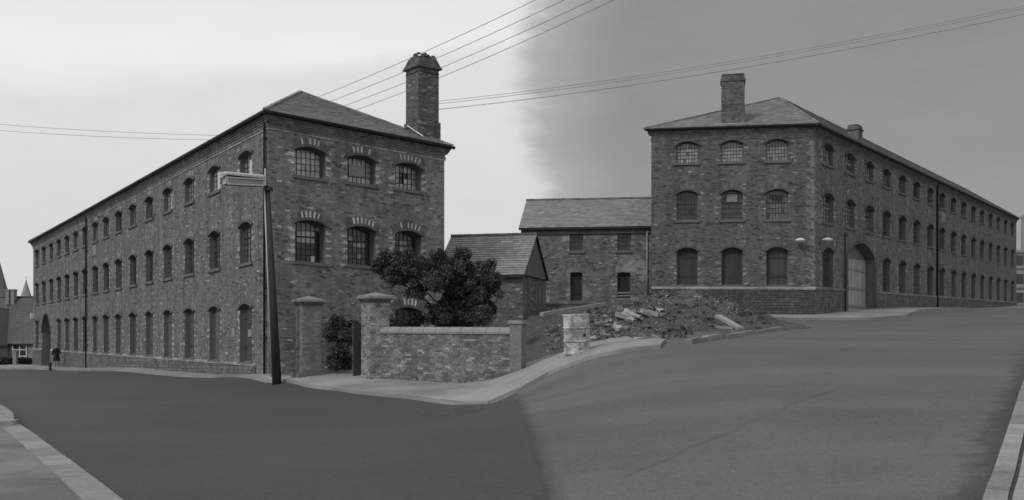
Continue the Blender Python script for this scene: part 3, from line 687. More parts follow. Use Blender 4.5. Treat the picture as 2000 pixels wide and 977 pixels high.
# roof
def hip_roof(cs, zs, R1, R2, parent, tone, wid, exp, seed, ext=.28, vis=(0, 3)):
    """cs four plan corners (ccw), R1/R2 ridge ends; faces: 0 end (c0,c1,R1), 1 side (c1,c2,R2,R1), 2 far end, 3 side (c3,c0,R1,R2)"""
    c = [Vector((x, y, z)) for (x, y), z in zip(cs, zs)]; mid = sum(c, Vector())/4; R1 = Vector(R1); R2 = Vector(R2)
    cc = []
    for i, p in enumerate(c):
        a = (p-c[i-1]).normalized(); b_ = (p-c[(i+1) % 4]).normalized(); e = p+a*ext+b_*ext; e.z = p.z-.10; cc.append(e)
    faces = [[cc[0], cc[1], R1], [cc[1], cc[2], R2, R1], [cc[2], cc[3], R2], [cc[3], cc[0], R1, R2]]
    V = cc+[R1, R2]; place(link('roof_boarding', poly_mesh('roof_boarding', V, [(0, 1, 4), (1, 2, 5, 4), (2, 3, 5), (3, 0, 4, 5), (3, 2, 1, 0)]), 'underslate', parent))
    ps = [slates(f[0], f[1], f, wid, exp, tone, seed=seed+i) for i, f in enumerate(faces) if i in vis]
    s = tag(link('roof_slates', join_meshes('roof_slates', ps), 'slate', parent), kind='stuff'); place(s)
    for a, b_ in ((cc[0], R1), (cc[1], R1), (R1, R2), (cc[3], R2), (cc[2], R2)):
        n = max(1, int((b_-a).length/.5)); bx = Boxes()
        if (a-R1).length < .01 or (b_-R1).length < .01 or True:
            for i in range(n):
                p = a.lerp(b_, i/n); q = a.lerp(b_, (i+.97)/n); o = Vector((0, 0, .05+random.uniform(0, .012))); bx.beam(p+o, q+o, .16, .07, tone*random.uniform(.45, .9))
        place(tag(bx.obj('ridge_tiles', 'slate', parent), kind='stuff'))
    return cc
A, B, D = (-9.5913, 38.3654), (-3.013, 43.3696), (-40.0714, 81.4286); Cc = C1
dl = Vector((-.5777, .8163, 0)); R1 = Vector((-10.04, 46.18, 11.16)); sl = (-3.2143+1.9183)/52.76
R2 = R1+dl*(52.76-12.9)+Vector((0, 0, sl*(52.76-12.9)))
hip_roof([A, B, Cc, D], [-1.918+Hh, -2.328+Hh, zC+Hh, -3.214+Hh], R1, R2, mill, .24, .28, .19, 3, vis=(0, 3, 1))
# tall chimney on the right-hand corner
parts = []; tch = lambda u, v, c, i: .13*random.uniform(.75, 1.25) if random.random() > .07 else .26
cz = LE.rz; ctr = Vector((-4.18, 43.25, 0))+Vector((math.cos(cz), math.sin(cz), 0))*.60+Vector((-math.sin(cz), math.cos(cz), 0))*.60
chimney(parts, ctr.x, ctr.y, cz, 1.2, 1.2, 7.6, 9.25, tch, corbel=0)
chimney(parts, ctr.x, ctr.y, cz, 1.08, 1.08, 9.25, 11.66, tch, corbel=0)
b_ = Boxes(); rc = random.Random(6)
b_.box(-.66, .66, -.66, .66, 11.64, 11.70, .11); b_.box(-.62, .62, -.62, .62, 11.702, 11.77, .12)
for k in range(8):      # worn courses leaning in to a ragged top, each course of separate bricks
    w = .59-.028*k; za = 11.772+.075*k
    for sx in range(6):
        for sy in range(6):
            if 0 < sx < 5 and 0 < sy < 5 and k < 3: continue
            if k > 4 and rc.random() < (k-4)*.24+(.25 if sx > 3 else 0): continue
            x0 = -w+2*w*sx/6; y0 = -w+2*w*sy/6; j_ = rc.uniform(-.012, .012)
            b_.box(x0+j_, x0+w/3-.008+j_, y0+j_, y0+w/3-.008+j_, za, za+.068, .11*rc.uniform(.7, 1.4))
b_.box(-.5, .5, -.5, .5, 11.7, 12.0, .09)
b_.xform(Matrix.Translation((ctr.x, ctr.y, 0))@Matrix.Rotation(cz, 4, 'Z')); cc = np.array(b_.c); parts.append((cc.reshape(-1, 3), (BF[None]+np.arange(len(cc))[:, None, None]*8).reshape(-1, 4), np.repeat(b_.t, 6)))
place(tag(link('chimney', join_meshes('chimney', parts), 'brick', mill), kind='stuff'))
fl = Facade((ctr.x-.62*math.cos(cz)-.0*math.sin(cz)-.62*(-math.sin(cz)), ctr.y-.62*math.sin(cz)-.62*math.cos(cz)), (ctr.x, ctr.y), 0, 0)
b_ = Boxes(); p0 = at(796, 246, 43.75); p1 = at(827, 267, 43.05); b_.beam(p0, p1, .05, .09, .5, up=(0, 1, 0)); place(b_.obj('lead_flashing', 'lead', mill))
# low stacks poking above the long eave
for (pxx, pyy, wpx, hh) in ((428, 258, 19, .55), (350, 303, 12, .35), (141, 424, 8, .6)):
    cu = {428: 6.0, 350: 11.8, 141: 37.6}[pxx]; d = None
    q = LL.P(LL.L-cu, Hh, -.55); parts = []
    chimney(parts, q[0], q[1], LL.rz, wpx/F*q[1]*1.15, .5, q[2]-.3, (HZ-pyy)/F*q[1], tch, corbel=1, capw=.08); place(tag(link('chimney', join_meshes('chimney', parts), 'brick', mill), kind='stuff'))
# ================================================================== RIGHT MILL
mill2 = empty('brick_mill', (16.39, 52.78, .61)); tag(mill2, 'dark brick mill on the rising street, plain square chimney above its end wall', 'mill', 'brick mills')
inv = Matrix.Translation(mill2.location).inverted()
RE = Facade((7.8247, 54.6575), (16.3889, 52.7778), .7192, .6111); RL = Facade((16.3889, 52.7778), (60.1308, 115.9884), .6111, 2.625)
opsRE, opsRL = [], []
for k, cu in enumerate((1.99, 4.43, 6.83)):
    o = op(cu, 1.2, 8.5, 9.66, rise=.2); o['row'] = 2; o['k'] = k; opsRE.append(o)
    o = op(cu, 1.16, 5.3, 6.93, rise=.2); o['row'] = 1; o['k'] = k; opsRE.append(o)
    o = op(cu, 1.16, 1.66, 3.75, rise=.2); o['row'] = 0; o['k'] = k; opsRE.append(o)
colsR = [2.48, 6.86, 11.19, 15.5, 19.97, 24.46, 29.17, 33.73, 38.55, 43.3, 48.24, 53.05, 58.14, 63.16, 68.27, 73.53]
for k, cu in enumerate(colsR):
    s = cu/76.87; w = lerp(2.0, 2.25, s); 
    o = op(cu, w, lerp(8.5, 8.25, s), 9.66, rise=.28); o['row'] = 2; o['k'] = k; opsRL.append(o)
    o = op(cu, w, lerp(5.27, 4.6, s), lerp(6.9, 6.55, s), rise=.28); o['row'] = 1; o['k'] = k; opsRL.append(o)
    if k in (1, 2): continue
    o = op(cu, w, lerp(1.62, .42, s), lerp(3.85, 2.88, s), rise=.28); o['row'] = 0; o['k'] = k; opsRL.append(o)
gateR = op(9.2, 6.3, -.4, 4.35, rise=.9, ring=.45, ringw=.2, depth=.6); gateR['row'] = -1; opsRL.append(gateR)
for o in opsRL:
    if o['row'] >= 0: o['depth'] = .32
parts = [wall_backing(RE, Hh-.2, opsRE, vbot=-1.2), wall_backing(RL, Hh-.2, opsRL, vbot=-1.2)]
C2 = (60.1308-8.5642, 115.9884+1.8797); zC2 = 2.625+.108
RB = Facade((60.1308, 115.9884), C2, 2.625, zC2); RF = Facade(C2, RE.A, zC2, .7192)
for f in (RB, RF): parts.append(wall_backing(f, Hh-.2, [], vbot=-1.2))
place(link('wall', join_meshes('wall', parts), 'mortar', mill2))
tRE = tone_fn(.128, .02, .25, opsRE, jamb=.3, corner=RE.L, jw=.25); tRL = tone_fn(.185, .03, .30, opsRL, jamb=.35, corner=0., jw=.4)
rec1, rec2 = [], []
ptE = lambda u: 1.52; ptR = lambda u: lerp(1.55, .36, u/76.87)
brick_course(RE, 0, RE.L, -.45, Hh-.75, opsRE, rec1, tRE, plinthf=ptE); brick_course(RL, 0, RL.L, -.45, Hh-.75, opsRL, rec2, tRL, plinthf=ptR, lb=.30)
parts = [bricks_to_mesh(RE, rec1), bricks_to_mesh(RL, rec2)]
for o in opsRE: parts.append(arch_rings(RE, o, hood=True, pale=(o['row'] == 2), tone=(.10, .22)))
for o in opsRL: parts.append(arch_rings(RL, o, hood=True, pale=(o['row'] == 2 and o['k'] < 5), tone=(.12, .24)))
for f in (RE, RL): cornice(f, parts, 0, f.L, .12, .15)
place(tag(link('brickwork', join_meshes('brickwork', parts), 'brick', mill2), kind='stuff'))
pp = []; plinth_blocks(RE, 0, RE.L, ptE, -.45, pp, .085); plinth_blocks(RL, 0, RL.L, ptR, -.45, pp, .14, skip=[(gateR['u']-3.3, gateR['u']+3.3)])
place(tag(link('plinth', join_meshes('plinth', pp), 'plinth', mill2), kind='stuff'))
b_ = Boxes()
for fc, a, e, tf, tn in ((RE, -.0, RE.L+.08, ptE, .24), (RL, 0, gateR['u']-3.3, ptR, .17), (RL, gateR['u']+3.3, RL.L, ptR, .18)):
    n = max(1, int((e-a)/.6))
    for i in range(n):
        u0, u1 = a+(e-a)*i/n+.003, a+(e-a)*(i+1)/n-.003; t0, t1 = tf(u0), tf(u1)
        b_.corners([fc.P(u0, t0-.08, .1), fc.P(u1, t1-.08, .1), fc.P(u1, t1-.08, -.005), fc.P(u0, t0-.08, -.005), fc.P(u0, t0-.0, .1), fc.P(u1, t1-.0, .1), fc.P(u1, t1+.07, .006), fc.P(u0, t0+.07, .006)], tn*random.uniform(.8, 1.2))
place(tag(b_.obj('plinth_course', 'plinth', mill2), kind='stuff'))
for o in opsRE:
    k = o.get('k', 0)
    if o['row'] == 2: make_window(RE, o, mill2, inv, 'sash', 7, 5, (.31, .28, .22)[k], var=20+k)
    elif o['row'] == 1: make_window(RE, o, mill2, inv, 'sash', 7, 5, (.035, .05, .12)[k], var=23+k)
    else: make_window(RE, o, mill2, inv, 'boarded', tone=(.05, .042, .06)[k], var=k, sill=False)
for o in opsRL:
    k = o.get('k', 0)
    if o['row'] == 2: make_window(RL, o, mill2, inv, 'sash', 4, 4, (.30, .30, .24, .22, .15, .1)[min(k, 5)], var=30+k % 4)
    elif o['row'] == 1: make_window(RL, o, mill2, inv, 'sash', 4, 6, (.22, .22, .16, .08)[min(k, 3)], var=34+k % 4)
    elif o['row'] == 0: make_window(RL, o, mill2, inv, 'boarded', tone=.045+.02*(k % 3), var=k % 4, sill=False)
# open bits and props in the middle row
for cu, x0, x1, z0, z1, t in ((4.43, -.28, .28, 1.0, 1.42, 'diffuser'), (6.83, -.3, .3, 1.05, 1.3, 'bars')):
    b_ = Boxes(); b_.box(x0, x1, .2, .235, z0, z1, .22); p = b_.obj('blanked_panel', t, mill2); p.matrix_basis = inv@RE.mat(cu, 5.3)
    b_ = Boxes(); b_.box(x0-.03, x1+.03, .2, .24, z1, z1+.05, .02); p = b_.obj('panel_head', 'bars', mill2); p.matrix_basis = inv@RE.mat(cu, 5.3)
# gate
mt = inv@RL.mat(gateR['u'], 0); gate = link('gate', panel_mesh('gate', 6.2, 3.5, .9, .53, RL.sl, 0, .16, th=.05), 'board', mill2); gate.matrix_basis = inv@RL.mat(gateR['u'], -.1)
gm = {}
for k in range(20):
    x = -3.0+k*.3; t = round((.34 if -2.6 < x < 1.9 else .26)*random.uniform(.8, 1.2), 2)
    if t not in gm: b_ = Boxes(); b_.box(0, .285, 0, .04, 0, 3.35, t); gm[t] = b_.mesh('plank')
    p = link('plank', gm[t], 'board', gate); p.location = (x, .48, .15+RL.sl*x)
for z in (.5, 1.6, 2.8):
    b_ = Boxes(); b_.box(-3.0, 3.0, .44, .47, z, z+.14, .22); p = b_.obj('ledge', 'board', gate)
for u in (gateR['u']-3.3, gateR['u']+3.3): place(rect_beam(RL, u-.17, u+.17, -.4, 3.3, 0, .14, 'gate_buttress', 'brick', mill2, .12))
for f in (RE, RL): place(gutter(f, mill2, -.35, f.L+.35)); place(soffit(f, mill2))
for u, r in ((31.5, .085), (5.55, .045)):
    place(pipe(RL, u, -.1, Hh-.45 if r > .08 else 4.9, mill2, r=r, head=r > .08))
place(rect_beam(RL, 33.5, 35.2, 7.3, 8.0, 0, .03, 'plaque', 'cap', mill2))
for fc, u, v in ((RE, RE.L-.75, 4.12), (RL, 1.1, 4.2)):
    q = link('wall_lamp', lathe_mesh('wall_lamp', [(.05, .1), (.12, .09), (.25, .02), (.27, -.03), (.22, -.09), (.1, -.12)], 14), 'white', mill2); q.matrix_basis = inv@fc.mat(u, v, .4)
    q.scale = (1.0 if fc is RE else 1.6, 1, 1); br = link('bracket', tube_mesh('bracket', [fc.P(u, v+.12, 0), fc.P(u, v+.12, .4)], .025), 'iron', mill2); place(br)
dl2 = Vector((RL.d[0], RL.d[1], 0)); R1 = Vector((16.45, 59.9, 14.1)); R2 = R1+dl2*(76.87-15.2)+Vector((0, 0, RL.sl*61.6))
hip_roof([tuple(RE.A), tuple(RE.B), tuple(RL.B), C2], [.719+Hh, .611+Hh, 2.625+Hh, zC2+Hh], R1, R2, mill2, .24, .30, .21, 9, vis=(0, 1))
parts = []; tc2 = lambda u, v, c, i: (.13 if v > 1.0 else .15)*random.uniform(.7, 1.3)
q = RE.P(4.43-.0, 0, -.75); chimney(parts, q[0]+.05, q[1], RE.rz, 1.26, 1.0, 11.0, 14.05, tc2, corbel=2, capw=.1)
place(tag(link('chimney', join_meshes('chimney', parts), 'brick', mill2), kind='stuff'))
q0 = at(1670, 260, 60.5+3.0); parts = []; chimney(parts, q0.x, q0.y, RL.rz, .95, .7, 11.6, (HZ-247)/F*q0.y, tc2, corbel=1, capw=.14)
place(tag(link('chimney', join_meshes('chimney', parts), 'brick', mill2), kind='stuff'))
for (u, v, n, l) in ((4.43, 10.72, -.1, 1.8),): place(rect_beam(RE, u-.95, u+.75, 10.55, 10.66, -.3, -.22, 'lead_flashing', 'lead', mill2))
# ================================================================== SIDE WING (rubble wall, slated roof) right of centre
def simple_house(name, A, B, za, zb, depth, zeave, zridge, ops, matwall, tone, slate_t, label, cat, rough=True, seed=1, ext=.12, gable=True):
    h = empty(name, (A[0], A[1], za)); tag(h, label, cat); iv = Matrix.Translation(h.location).inverted(); fc = Facade(A, B, za, za)
    H = zeave-za; parts = [wall_backing(fc, H, ops, n=-.009, vbot=-1.5)]
    nin = -fc.n; P = lambda u, dd, z: (fc.A[0]+fc.d[0]*u+nin[0]*dd, fc.A[1]+fc.d[1]*u+nin[1]*dd, z)
    L = fc.L; V = [P(0, .009, za-1.5), P(0, depth, za-1.5), P(0, depth, zeave), P(0, depth/2, zridge-.03), P(0, .009, zeave), P(L, .009, za-1.5), P(L, depth, za-1.5), P(L, depth, zeave), P(L, depth/2, zridge-.03), P(L, .009, zeave)]
    w = link('wall', join_meshes('wall', parts), matwall, h); w.matrix_basis = iv
    g = link('gable_wall', poly_mesh('gable_wall', V, [(0, 1, 2, 3, 4), (5, 6, 7, 8, 9), (1, 6, 7, 2)]), matwall, h); g.matrix_basis = iv
    e = [P(-ext, -.22, zeave-.12), P(L+ext, -.22, zeave-.12), P(L+ext, depth/2, zridge), P(-ext, depth/2, zridge)]; e2 = [P(-ext, depth+.22, zeave-.12), P(L+ext, depth+.22, zeave-.12)]
    rb = link('roof_boarding', poly_mesh('roof_boarding', e+e2, [(0, 1, 2, 3), (3, 2, 5, 4), (0, 4, 5, 1)]), 'underslate', h); rb.matrix_basis = iv
    v, f, t = slates(e[0], e[1], e, .3, .2, slate_t, seed=seed); s = tag(link('roof_slates', np_mesh('roof_slates', v, f, t), 'slate', h), kind='stuff'); s.matrix_basis = iv
    b_ = Boxes(); n = int(L/.45)
    for i in range(n): b_.beam(Vector(P(-ext+(L+2*ext)*i/n, depth/2, zridge+.06)), Vector(P(-ext+(L+2*ext)*(i+.97)/n, depth/2, zridge+.06+random.uniform(0, .01))), .2, .09, slate_t*random.uniform(.5, .9))
    q = tag(b_.obj('ridge_tiles', 'slate', h), kind='stuff'); q.matrix_basis = iv
    gt = rect_beam(fc, -ext, L+ext, H-.22, H-.11, .14, .26, 'gutter', 'iron', h); gt.matrix_basis = iv
    return h, fc, iv, H
zw = 1.0; wA, wB = (.55, 58.3), (8.5, 57.2)
wl = math.hypot(wB[0]-wA[0], wB[1]-wA[1])
def wu(px):
    r = (px-CX)/F; A_ = np.array(wA); D_ = np.array(wB)-A_; t = (r*A_[1]-A_[0])/(D_[0]-r*D_[1]); return t*wl
opsW = [op(wu(1125.5), .80, (640-491)/F*58-zw, (640-454)/F*58-zw, rise=.06), op(wu(1219), .80, (640-490)/F*57.6-zw, (640-453)/F*57.6-zw, rise=.06),
        op(wu(1125.5), .74, (640-589)/F*58-zw, (640-532)/F*58-zw, rise=.04), op(wu(1218.5), .80, (640-583)/F*57.6-zw, (640-532)/F*57.6-zw, rise=.04)]
wing, WF, ivw, Hw = simple_house('mill_wing', wA, wB, zw, zw, 7., 6.05, 8.05+.0, opsW, 'render', .1, .24, 'low two-storey wing with slate roof and patchy rendered wall behind the rubble', 'building', seed=21)
rec = []; tW = tone_fn(.17, .05, .3, opsW, jamb=.35, jw=.2); brick_course(WF, 0, WF.L, .0, Hw-.35, opsW, rec, tW)
# render survives in patches: leave those bricks out so the render coat shows
def patch(u, v):
    a = math.sin(u*1.9+v*.7)+math.sin(u*.8-v*1.7+1.3)+math.sin(v*3.1+u*2.7)*.6+math.sin(u*5.3)*.3+math.sin(u*11+v*6)*.3+math.sin(v*13-u*4)*.25+random.uniform(-.45, .45)
    near = 1.2-abs(u-(wl-.6))*.9; low = 1.1-v*.55
    return a+max(near, 0)*1.2+max(low, -.3) > 1.55
rec = [r for r in rec if not patch((r[0]+r[1])/2, r[2])]
v, f, t = bricks_to_mesh(WF, rec); s = tag(link('brickwork', np_mesh('brickwork', v, f, t), 'brick', wing), kind='stuff'); s.matrix_basis = ivw
b_ = Boxes(); b_.corners([WF.P(0, Hw-.5, .0), WF.P(WF.L, Hw-.5, .0), WF.P(WF.L, Hw-.5, .09), WF.P(0, Hw-.5, .09), WF.P(0, Hw-.2, .0), WF.P(WF.L, Hw-.2, .0), WF.P(WF.L, Hw-.2, .13), WF.P(0, Hw-.2, .13)], .08)
s = b_.obj('eaves_course', 'brick', wing); s.matrix_basis = ivw
for i, o in enumerate(opsW):
    make_window(WF, o, wing, ivw, 'sash' if i < 2 else 'boarded', 3, 4, .03, var=40+i, sill=i != 3)
b_ = Boxes()
for z in (.12, .32, .5): b_.box(-.38, .38, .02, .06, z, z+.07, .18)
s = b_.obj('door_bar', 'timber', wing); s.matrix_basis = ivw@WF.mat(opsW[3]['u'], opsW[3]['v0']-.2)
pw = link('downpipe', tube_mesh('downpipe', [WF.P(wl-.55, .0, .07), WF.P(wl-.55, Hw-.3, .07)], .05), 'conc', wing); pw.matrix_basis = ivw
# ================================================================== LOW OUTBUILDING beyond the garden wall, right of the left mill
oA, oB = (-3.55, 46.2), (.50, 45.2)
opsO = [op(1.4, .8, 1.6, 2.9, rise=.08)]
outb, OF, ivo, Ho = simple_house('brick_outbuilding', oA, oB, -2.3, -2.3, 5.2, 2.55, 4.55, opsO, 'mortar', .1, .24, 'low brick outbuilding with pale slate roof beyond the garden wall and tree', 'building', seed=31)
rec = []; brick_course(OF, 0, OF.L, .0, Ho-.3, opsO, rec, tone_fn(.15, .04, .3, opsO)); v, f, t = bricks_to_mesh(OF, rec); s = tag(link('brickwork', np_mesh('brickwork', v, f, t), 'brick', outb), kind='stuff'); s.matrix_basis = ivo
make_window(OF, opsO[0], outb, ivo, 'sash', 3, 4, .04, var=50)
gr = Facade(oB, tuple(np.array(oB)-OF.n*5.2), -2.3, -2.3); rec = []; brick_course(gr, 0, gr.L, 0, Ho, [], rec, tone_fn(.15, .04, .3, [])); v, f, t = bricks_to_mesh(gr, rec); s = tag(link('brickwork', np_mesh('brickwork', v, f, t), 'brick', outb), kind='stuff'); s.matrix_basis = ivo
# ================================================================== GATE PIERS AND GARDEN WALL
def pier(cx, cy, rz, w, d, z0, z1, tf, label, nb, chamfer=0., capw=.12, captone='cap'):
    t = empty('gate_pier', (cx, cy, z0), rz); tag(t, label, 'gate pier', 'brick gate piers'); core = Boxes(); core.box(-w/2+.012, w/2-.012, -d/2+.012, d/2-.012, -.4, z1-z0, .08); core.obj('pier_core', 'mortar', t)
    cs = [(-w/2, -d/2), (w/2, -d/2), (w/2, d/2), (-w/2, d/2)]; parts = []; allr = []
    for i, (a, b_) in enumerate(zip(cs, cs[1:]+cs[:1])):
        f = Facade(a, b_, 0, 0); rec = []; brick_course(f, 0, f.L, -.1 if False else 0, z1-z0, [], rec, tf)
        if i in (0, 3) and nb > 0:
            take = [r for r in rec if r[1]-r[0] > .08]; allr += [(f, r) for r in take[:nb]]; ids = {id(r) for r in take[:nb]}; rec = [r for r in rec if id(r) not in ids]
        if rec: parts.append(bricks_to_mesh(f, rec))
    for f, r in allr: brick_obj(f, r, t, Matrix.Identity(4))
    if parts: tag(link('brickwork', join_meshes('brickwork', parts), 'brick', t), kind='stuff')
    h = z1-z0; 
    for k, (e, za, zb, top) in enumerate(((.03, h-.14, h-.07, 0), (capw*.6, h-.07, h+.0, 0), (capw, h+.0, h+.09, 0))):
        b_ = Boxes(); b_.box(-w/2-e, w/2+e, -d/2-e, d/2+e, za, zb, .1); b_.obj('cap_course', 'brick' if k < 2 else captone, t)
    e = capw-.01; V = [(-w/2-e, -d/2-e, h+.09), (w/2+e, -d/2-e, h+.09), (w/2+e, d/2+e, h+.09), (-w/2-e, d/2+e, h+.09), (0, 0, h+.22)]
    link('cap_stone', poly_mesh('cap_stone', V, [(0, 1, 4), (1, 2, 4), (2, 3, 4), (3, 0, 4), (3, 2, 1, 0)]), captone, t)
    return t
rzp = R(32)
def pier_at(pxc, dd, w, dpt, z0, z1, *a, **k):
    # near corner of the pier stands where the photograph shows it
    X0 = (pxc-CX)/F*dd; c, s = math.cos(rzp), math.sin(rzp); return pier(X0+c*w/2-s*dpt/2, dd+s*w/2+c*dpt/2, rzp, w, dpt, z0, z1, *a, **k)
tfB = lambda u, v, c, i: (.25*random.uniform(.7, 1.3) if random.random() > .15 else .33*random.uniform(.6, 1.1)) if random.random() > .07 else .13
tfA = lambda u, v, c, i: .19*random.uniform(.8, 1.2) if random.random() > .06 else .2
pb = pier_at(722, 33.15, .74, .72, -1.86, 1.0, tfB, 'right-hand brick gate pier with pyramid cap and pale left face, joined to garden wall', 150, captone='cap')
pa = pier_at(590, 34.9, .72, .66, -1.9, .93, tfA, 'left-hand brick gate pier with low stone cap, standing right of the leaning lamp post', 150)
b_ = Boxes(); b_.box(-.5, .5, -.47, .47, -.2, .28, .1); b_.obj('pier_foot', 'mortar', pa)
gwA, gwB = ((735-CX)/F*33.45, 33.45), ((1001-CX)/F*31.6, 31.6)
gw = empty('garden_wall', (gwA[0], gwA[1], -1.86)); tag(gw, 'garden wall of pale mixed bricks with rounded coping, right of the gate', 'wall'); ivg = Matrix.Translation(gw.location).inverted()
GF = Facade(gwA, gwB, -1.86, -1.88); tG = lambda u, v, c, i: (.175*random.uniform(.75, 1.25) if random.random() > .12 else .30*random.uniform(.8, 1.15)) if random.random() > .09+(.2 if v < .35 else 0) else .12
rec = []; brick_course(GF, 0, GF.L, -.15, 1.66, [], rec, tG)
take = rec[-300-60:-60] if len(rec) > 400 else rec; ids = {id(r) for r in take}
for r in take: brick_obj(GF, r, gw, ivg)
v, f, t = bricks_to_mesh(GF, [r for r in rec if id(r) not in ids]); s = tag(link('brickwork', np_mesh('brickwork', v, f, t), 'brick', gw), kind='stuff'); s.matrix_basis = ivg
b_ = Boxes(); b_.corners([GF.P(0, -.5, -.01), GF.P(GF.L, -.5, -.01), GF.P(GF.L, -.5, -.3), GF.P(0, -.5, -.3), GF.P(0, 1.66, -.01), GF.P(GF.L, 1.66, -.01), GF.P(GF.L, 1.66, -.3), GF.P(0, 1.66, -.3)], .08)
s = b_.obj('wall_core', 'mortar', gw); s.matrix_basis = ivg
nco = 11; cm = None
prof = [(.05, 0), (.06, .07), (.02, .15), (-.07, .21), (-.15, .23), (-.23, .21), (-.32, .15), (-.36, .07), (-.35, 0)]
for i in range(nco):
    if cm is None:
        l = GF.L/nco-.012; V = [(x, -n, v) for x in (0, l) for n, v in prof]; m_ = len(prof)
        cm = poly_mesh('coping_stone', V, [(k, (k+1) % m_, m_+(k+1) % m_, m_+k) for k in range(m_)]+[tuple(range(m_)), tuple(range(m_, 2*m_))])
    s = link('coping_stone', cm, 'conc', gw); s.matrix_basis = ivg@GF.mat(i*GF.L/nco, 1.66)
# end pier of the garden wall
ce = Boxes(); ce.box(-.2, .2, -.22, .22, -.4, 2.0, .09); e_ = ce.obj('end_pier', 'plainbrick', gw); e_.matrix_basis = ivg@GF.mat(GF.L+.15, 0, -.1)
ce = Boxes(); ce.box(-.25, .25, -.27, .27, 2.0, 2.12, .3); e_ = ce.obj('end_cap', 'cap', gw); e_.matrix_basis = ivg@GF.mat(GF.L+.15, 0, -.1)
# ================================================================== TREE and ivy
def foliage(name, clumps, n, size, parent, tone=(.03, .09), seed=3, gap=.0):
    """leaf sized faces scattered through clumps (centre, radii)"""
    r = np.random.default_rng(seed); C_ = np.array([c[0] for c in clumps]); Rd = np.array([c[1] for c in clumps]); wt = Rd.prod(1)**.7; idx = r.choice(len(clumps), n, p=wt/wt.sum())
    d = r.normal(size=(n, 3)); d /= np.linalg.norm(d, axis=1)[:, None]; rad = r.random(n)**.45; p = C_[idx]+d*rad[:, None]*Rd[idx]
    # twig direction and leaf frame
    a = r.normal(size=(n, 3)); a /= np.linalg.norm(a, axis=1)[:, None]; b_ = np.cross(a, r.normal(size=(n, 3))); b_ /= np.linalg.norm(b_, axis=1)[:, None]
    s = size*r.uniform(.6, 1.4, n)[:, None]; V = np.stack([p-a*s, p-b_*s*.45, p+a*s, p+b_*s*.45], 1).reshape(-1, 3)
    ct = r.uniform(tone[0], tone[1], len(clumps)); tn = ct[idx]*r.uniform(.7, 1.35, n)
    return link(name, np_mesh(name, V, np.arange(n*4).reshape(-1, 4), tn), 'leaf', parent)
tx, ty = (909-CX)/F*36.5, 36.5; tz = -2.0
tree = empty('bushy_tree', (tx, ty, tz)); tag(tree, 'dark bushy tree spreading over the garden wall', 'tree')
rt = random.Random(4)
def limb(pts, r0, r1, name, parent): s = link(name, tube_mesh(name, pts, r0, 8, r1), 'bark', parent); return s
trunk = limb([(0, 0, -.2), (.03, 0, .9), (-.05, .05, 1.7), (-.25, .1, 2.4)], .13, .08, 'trunk', tree)
cl = []
for (px, py, rx, rz_) in ((745, 520, .34, .25), (775, 512, .5, .38), (800, 535, .6, .42), (835, 520, .6, .45), (850, 550, .62, .42), (880, 535, .6, .45), (905, 520, .5, .35), (925, 545, .45, .5), (893, 570, .6, .4), (935, 575, .35, .42),
                        (815, 565, .4, .26), (770, 540, .4, .28), (862, 505, .45, .3), (945, 530, .3, .35), (965, 560, .25, .4), (955, 600, .3, .3), (880, 600, .5, .3), (915, 560, .55, .4), (945, 575, .4, .35), (870, 620, .35, .25), (925, 620, .4, .25), (955, 550, .3, .3), (760, 530, .4, .25), (920, 600, .3, .22), (870, 590, .34, .2), (940, 610, .25, .3), (905, 615, .4, .25), (850, 605, .3, .25), (925, 590, .4, .3), (790, 500, .3, .2), (900, 500, .3, .2), (755, 505, .2, .12)):
    dd = ty+rt.uniform(-.7, .7); p = at(px, py, dd)-Vector((tx, ty, tz)); cl.append((tuple(p), (rx*.86, rx*1.0, rz_*.9)))
    if px in (745, 800, 850, 905, 893, 925): limb([(-.1, .05, 2.0), tuple(Vector((-.2, .1, 2.3)).lerp(p, .5)+Vector((0, 0, -.15))), tuple(p)], .045, .012, 'limb', tree)
sm_ = []
for c, r_ in cl:
    for _ in range(7): sm_.append(((c[0]+rt.uniform(-1, 1)*r_[0], c[1]+rt.uniform(-1, 1)*r_[1], c[2]+rt.uniform(-1, 1)*r_[2]), (rt.uniform(.12, .26),)*3))
foliage('crown', cl+sm_, 56000, .046, tree, (.03, .1), 5)
ivy = empty('ivy_bush', (-6.35, 38.9, -2.0)); tag(ivy, 'dark ivy bush against the mill wall, seen through the gateway', 'bush')
cl = []
for _ in range(26):
    px = rt.uniform(640, 693); py = rt.uniform(620, 722); p = at(px, py, 38.2+rt.uniform(-.2, .6))-Vector((-6.35, 38.9, -2.0)); cl.append((tuple(p), (.3, .25, .25)))
foliage('foliage', cl, 9000, .05, ivy, (.03, .085), 8)
limb([(0, 0, -.1), (.1, 0, .8), (-.1, .1, 1.6)], .05, .02, 'stem', ivy)
w2 = empty('garden_shrub', (-3.6, 37.2, -2.0)); tag(w2, 'low leafy shrub growing behind the garden wall, under the tree', 'shrub'); cl = []
for _ in range(22): px = rt.uniform(765, 890); p = at(px, rt.uniform(615, 655), 36.8+rt.uniform(-.3, .6))-Vector((-3.6, 37.2, -2.0)); cl.append((tuple(p), (.3, .3, .28)))
foliage('foliage', cl, 6500, .05, w2, (.025, .06), 9); limb([(0, 0, -.2), (.1, 0, .9), (-.3, 0, 1.5)], .05, .02, 'stem', w2)
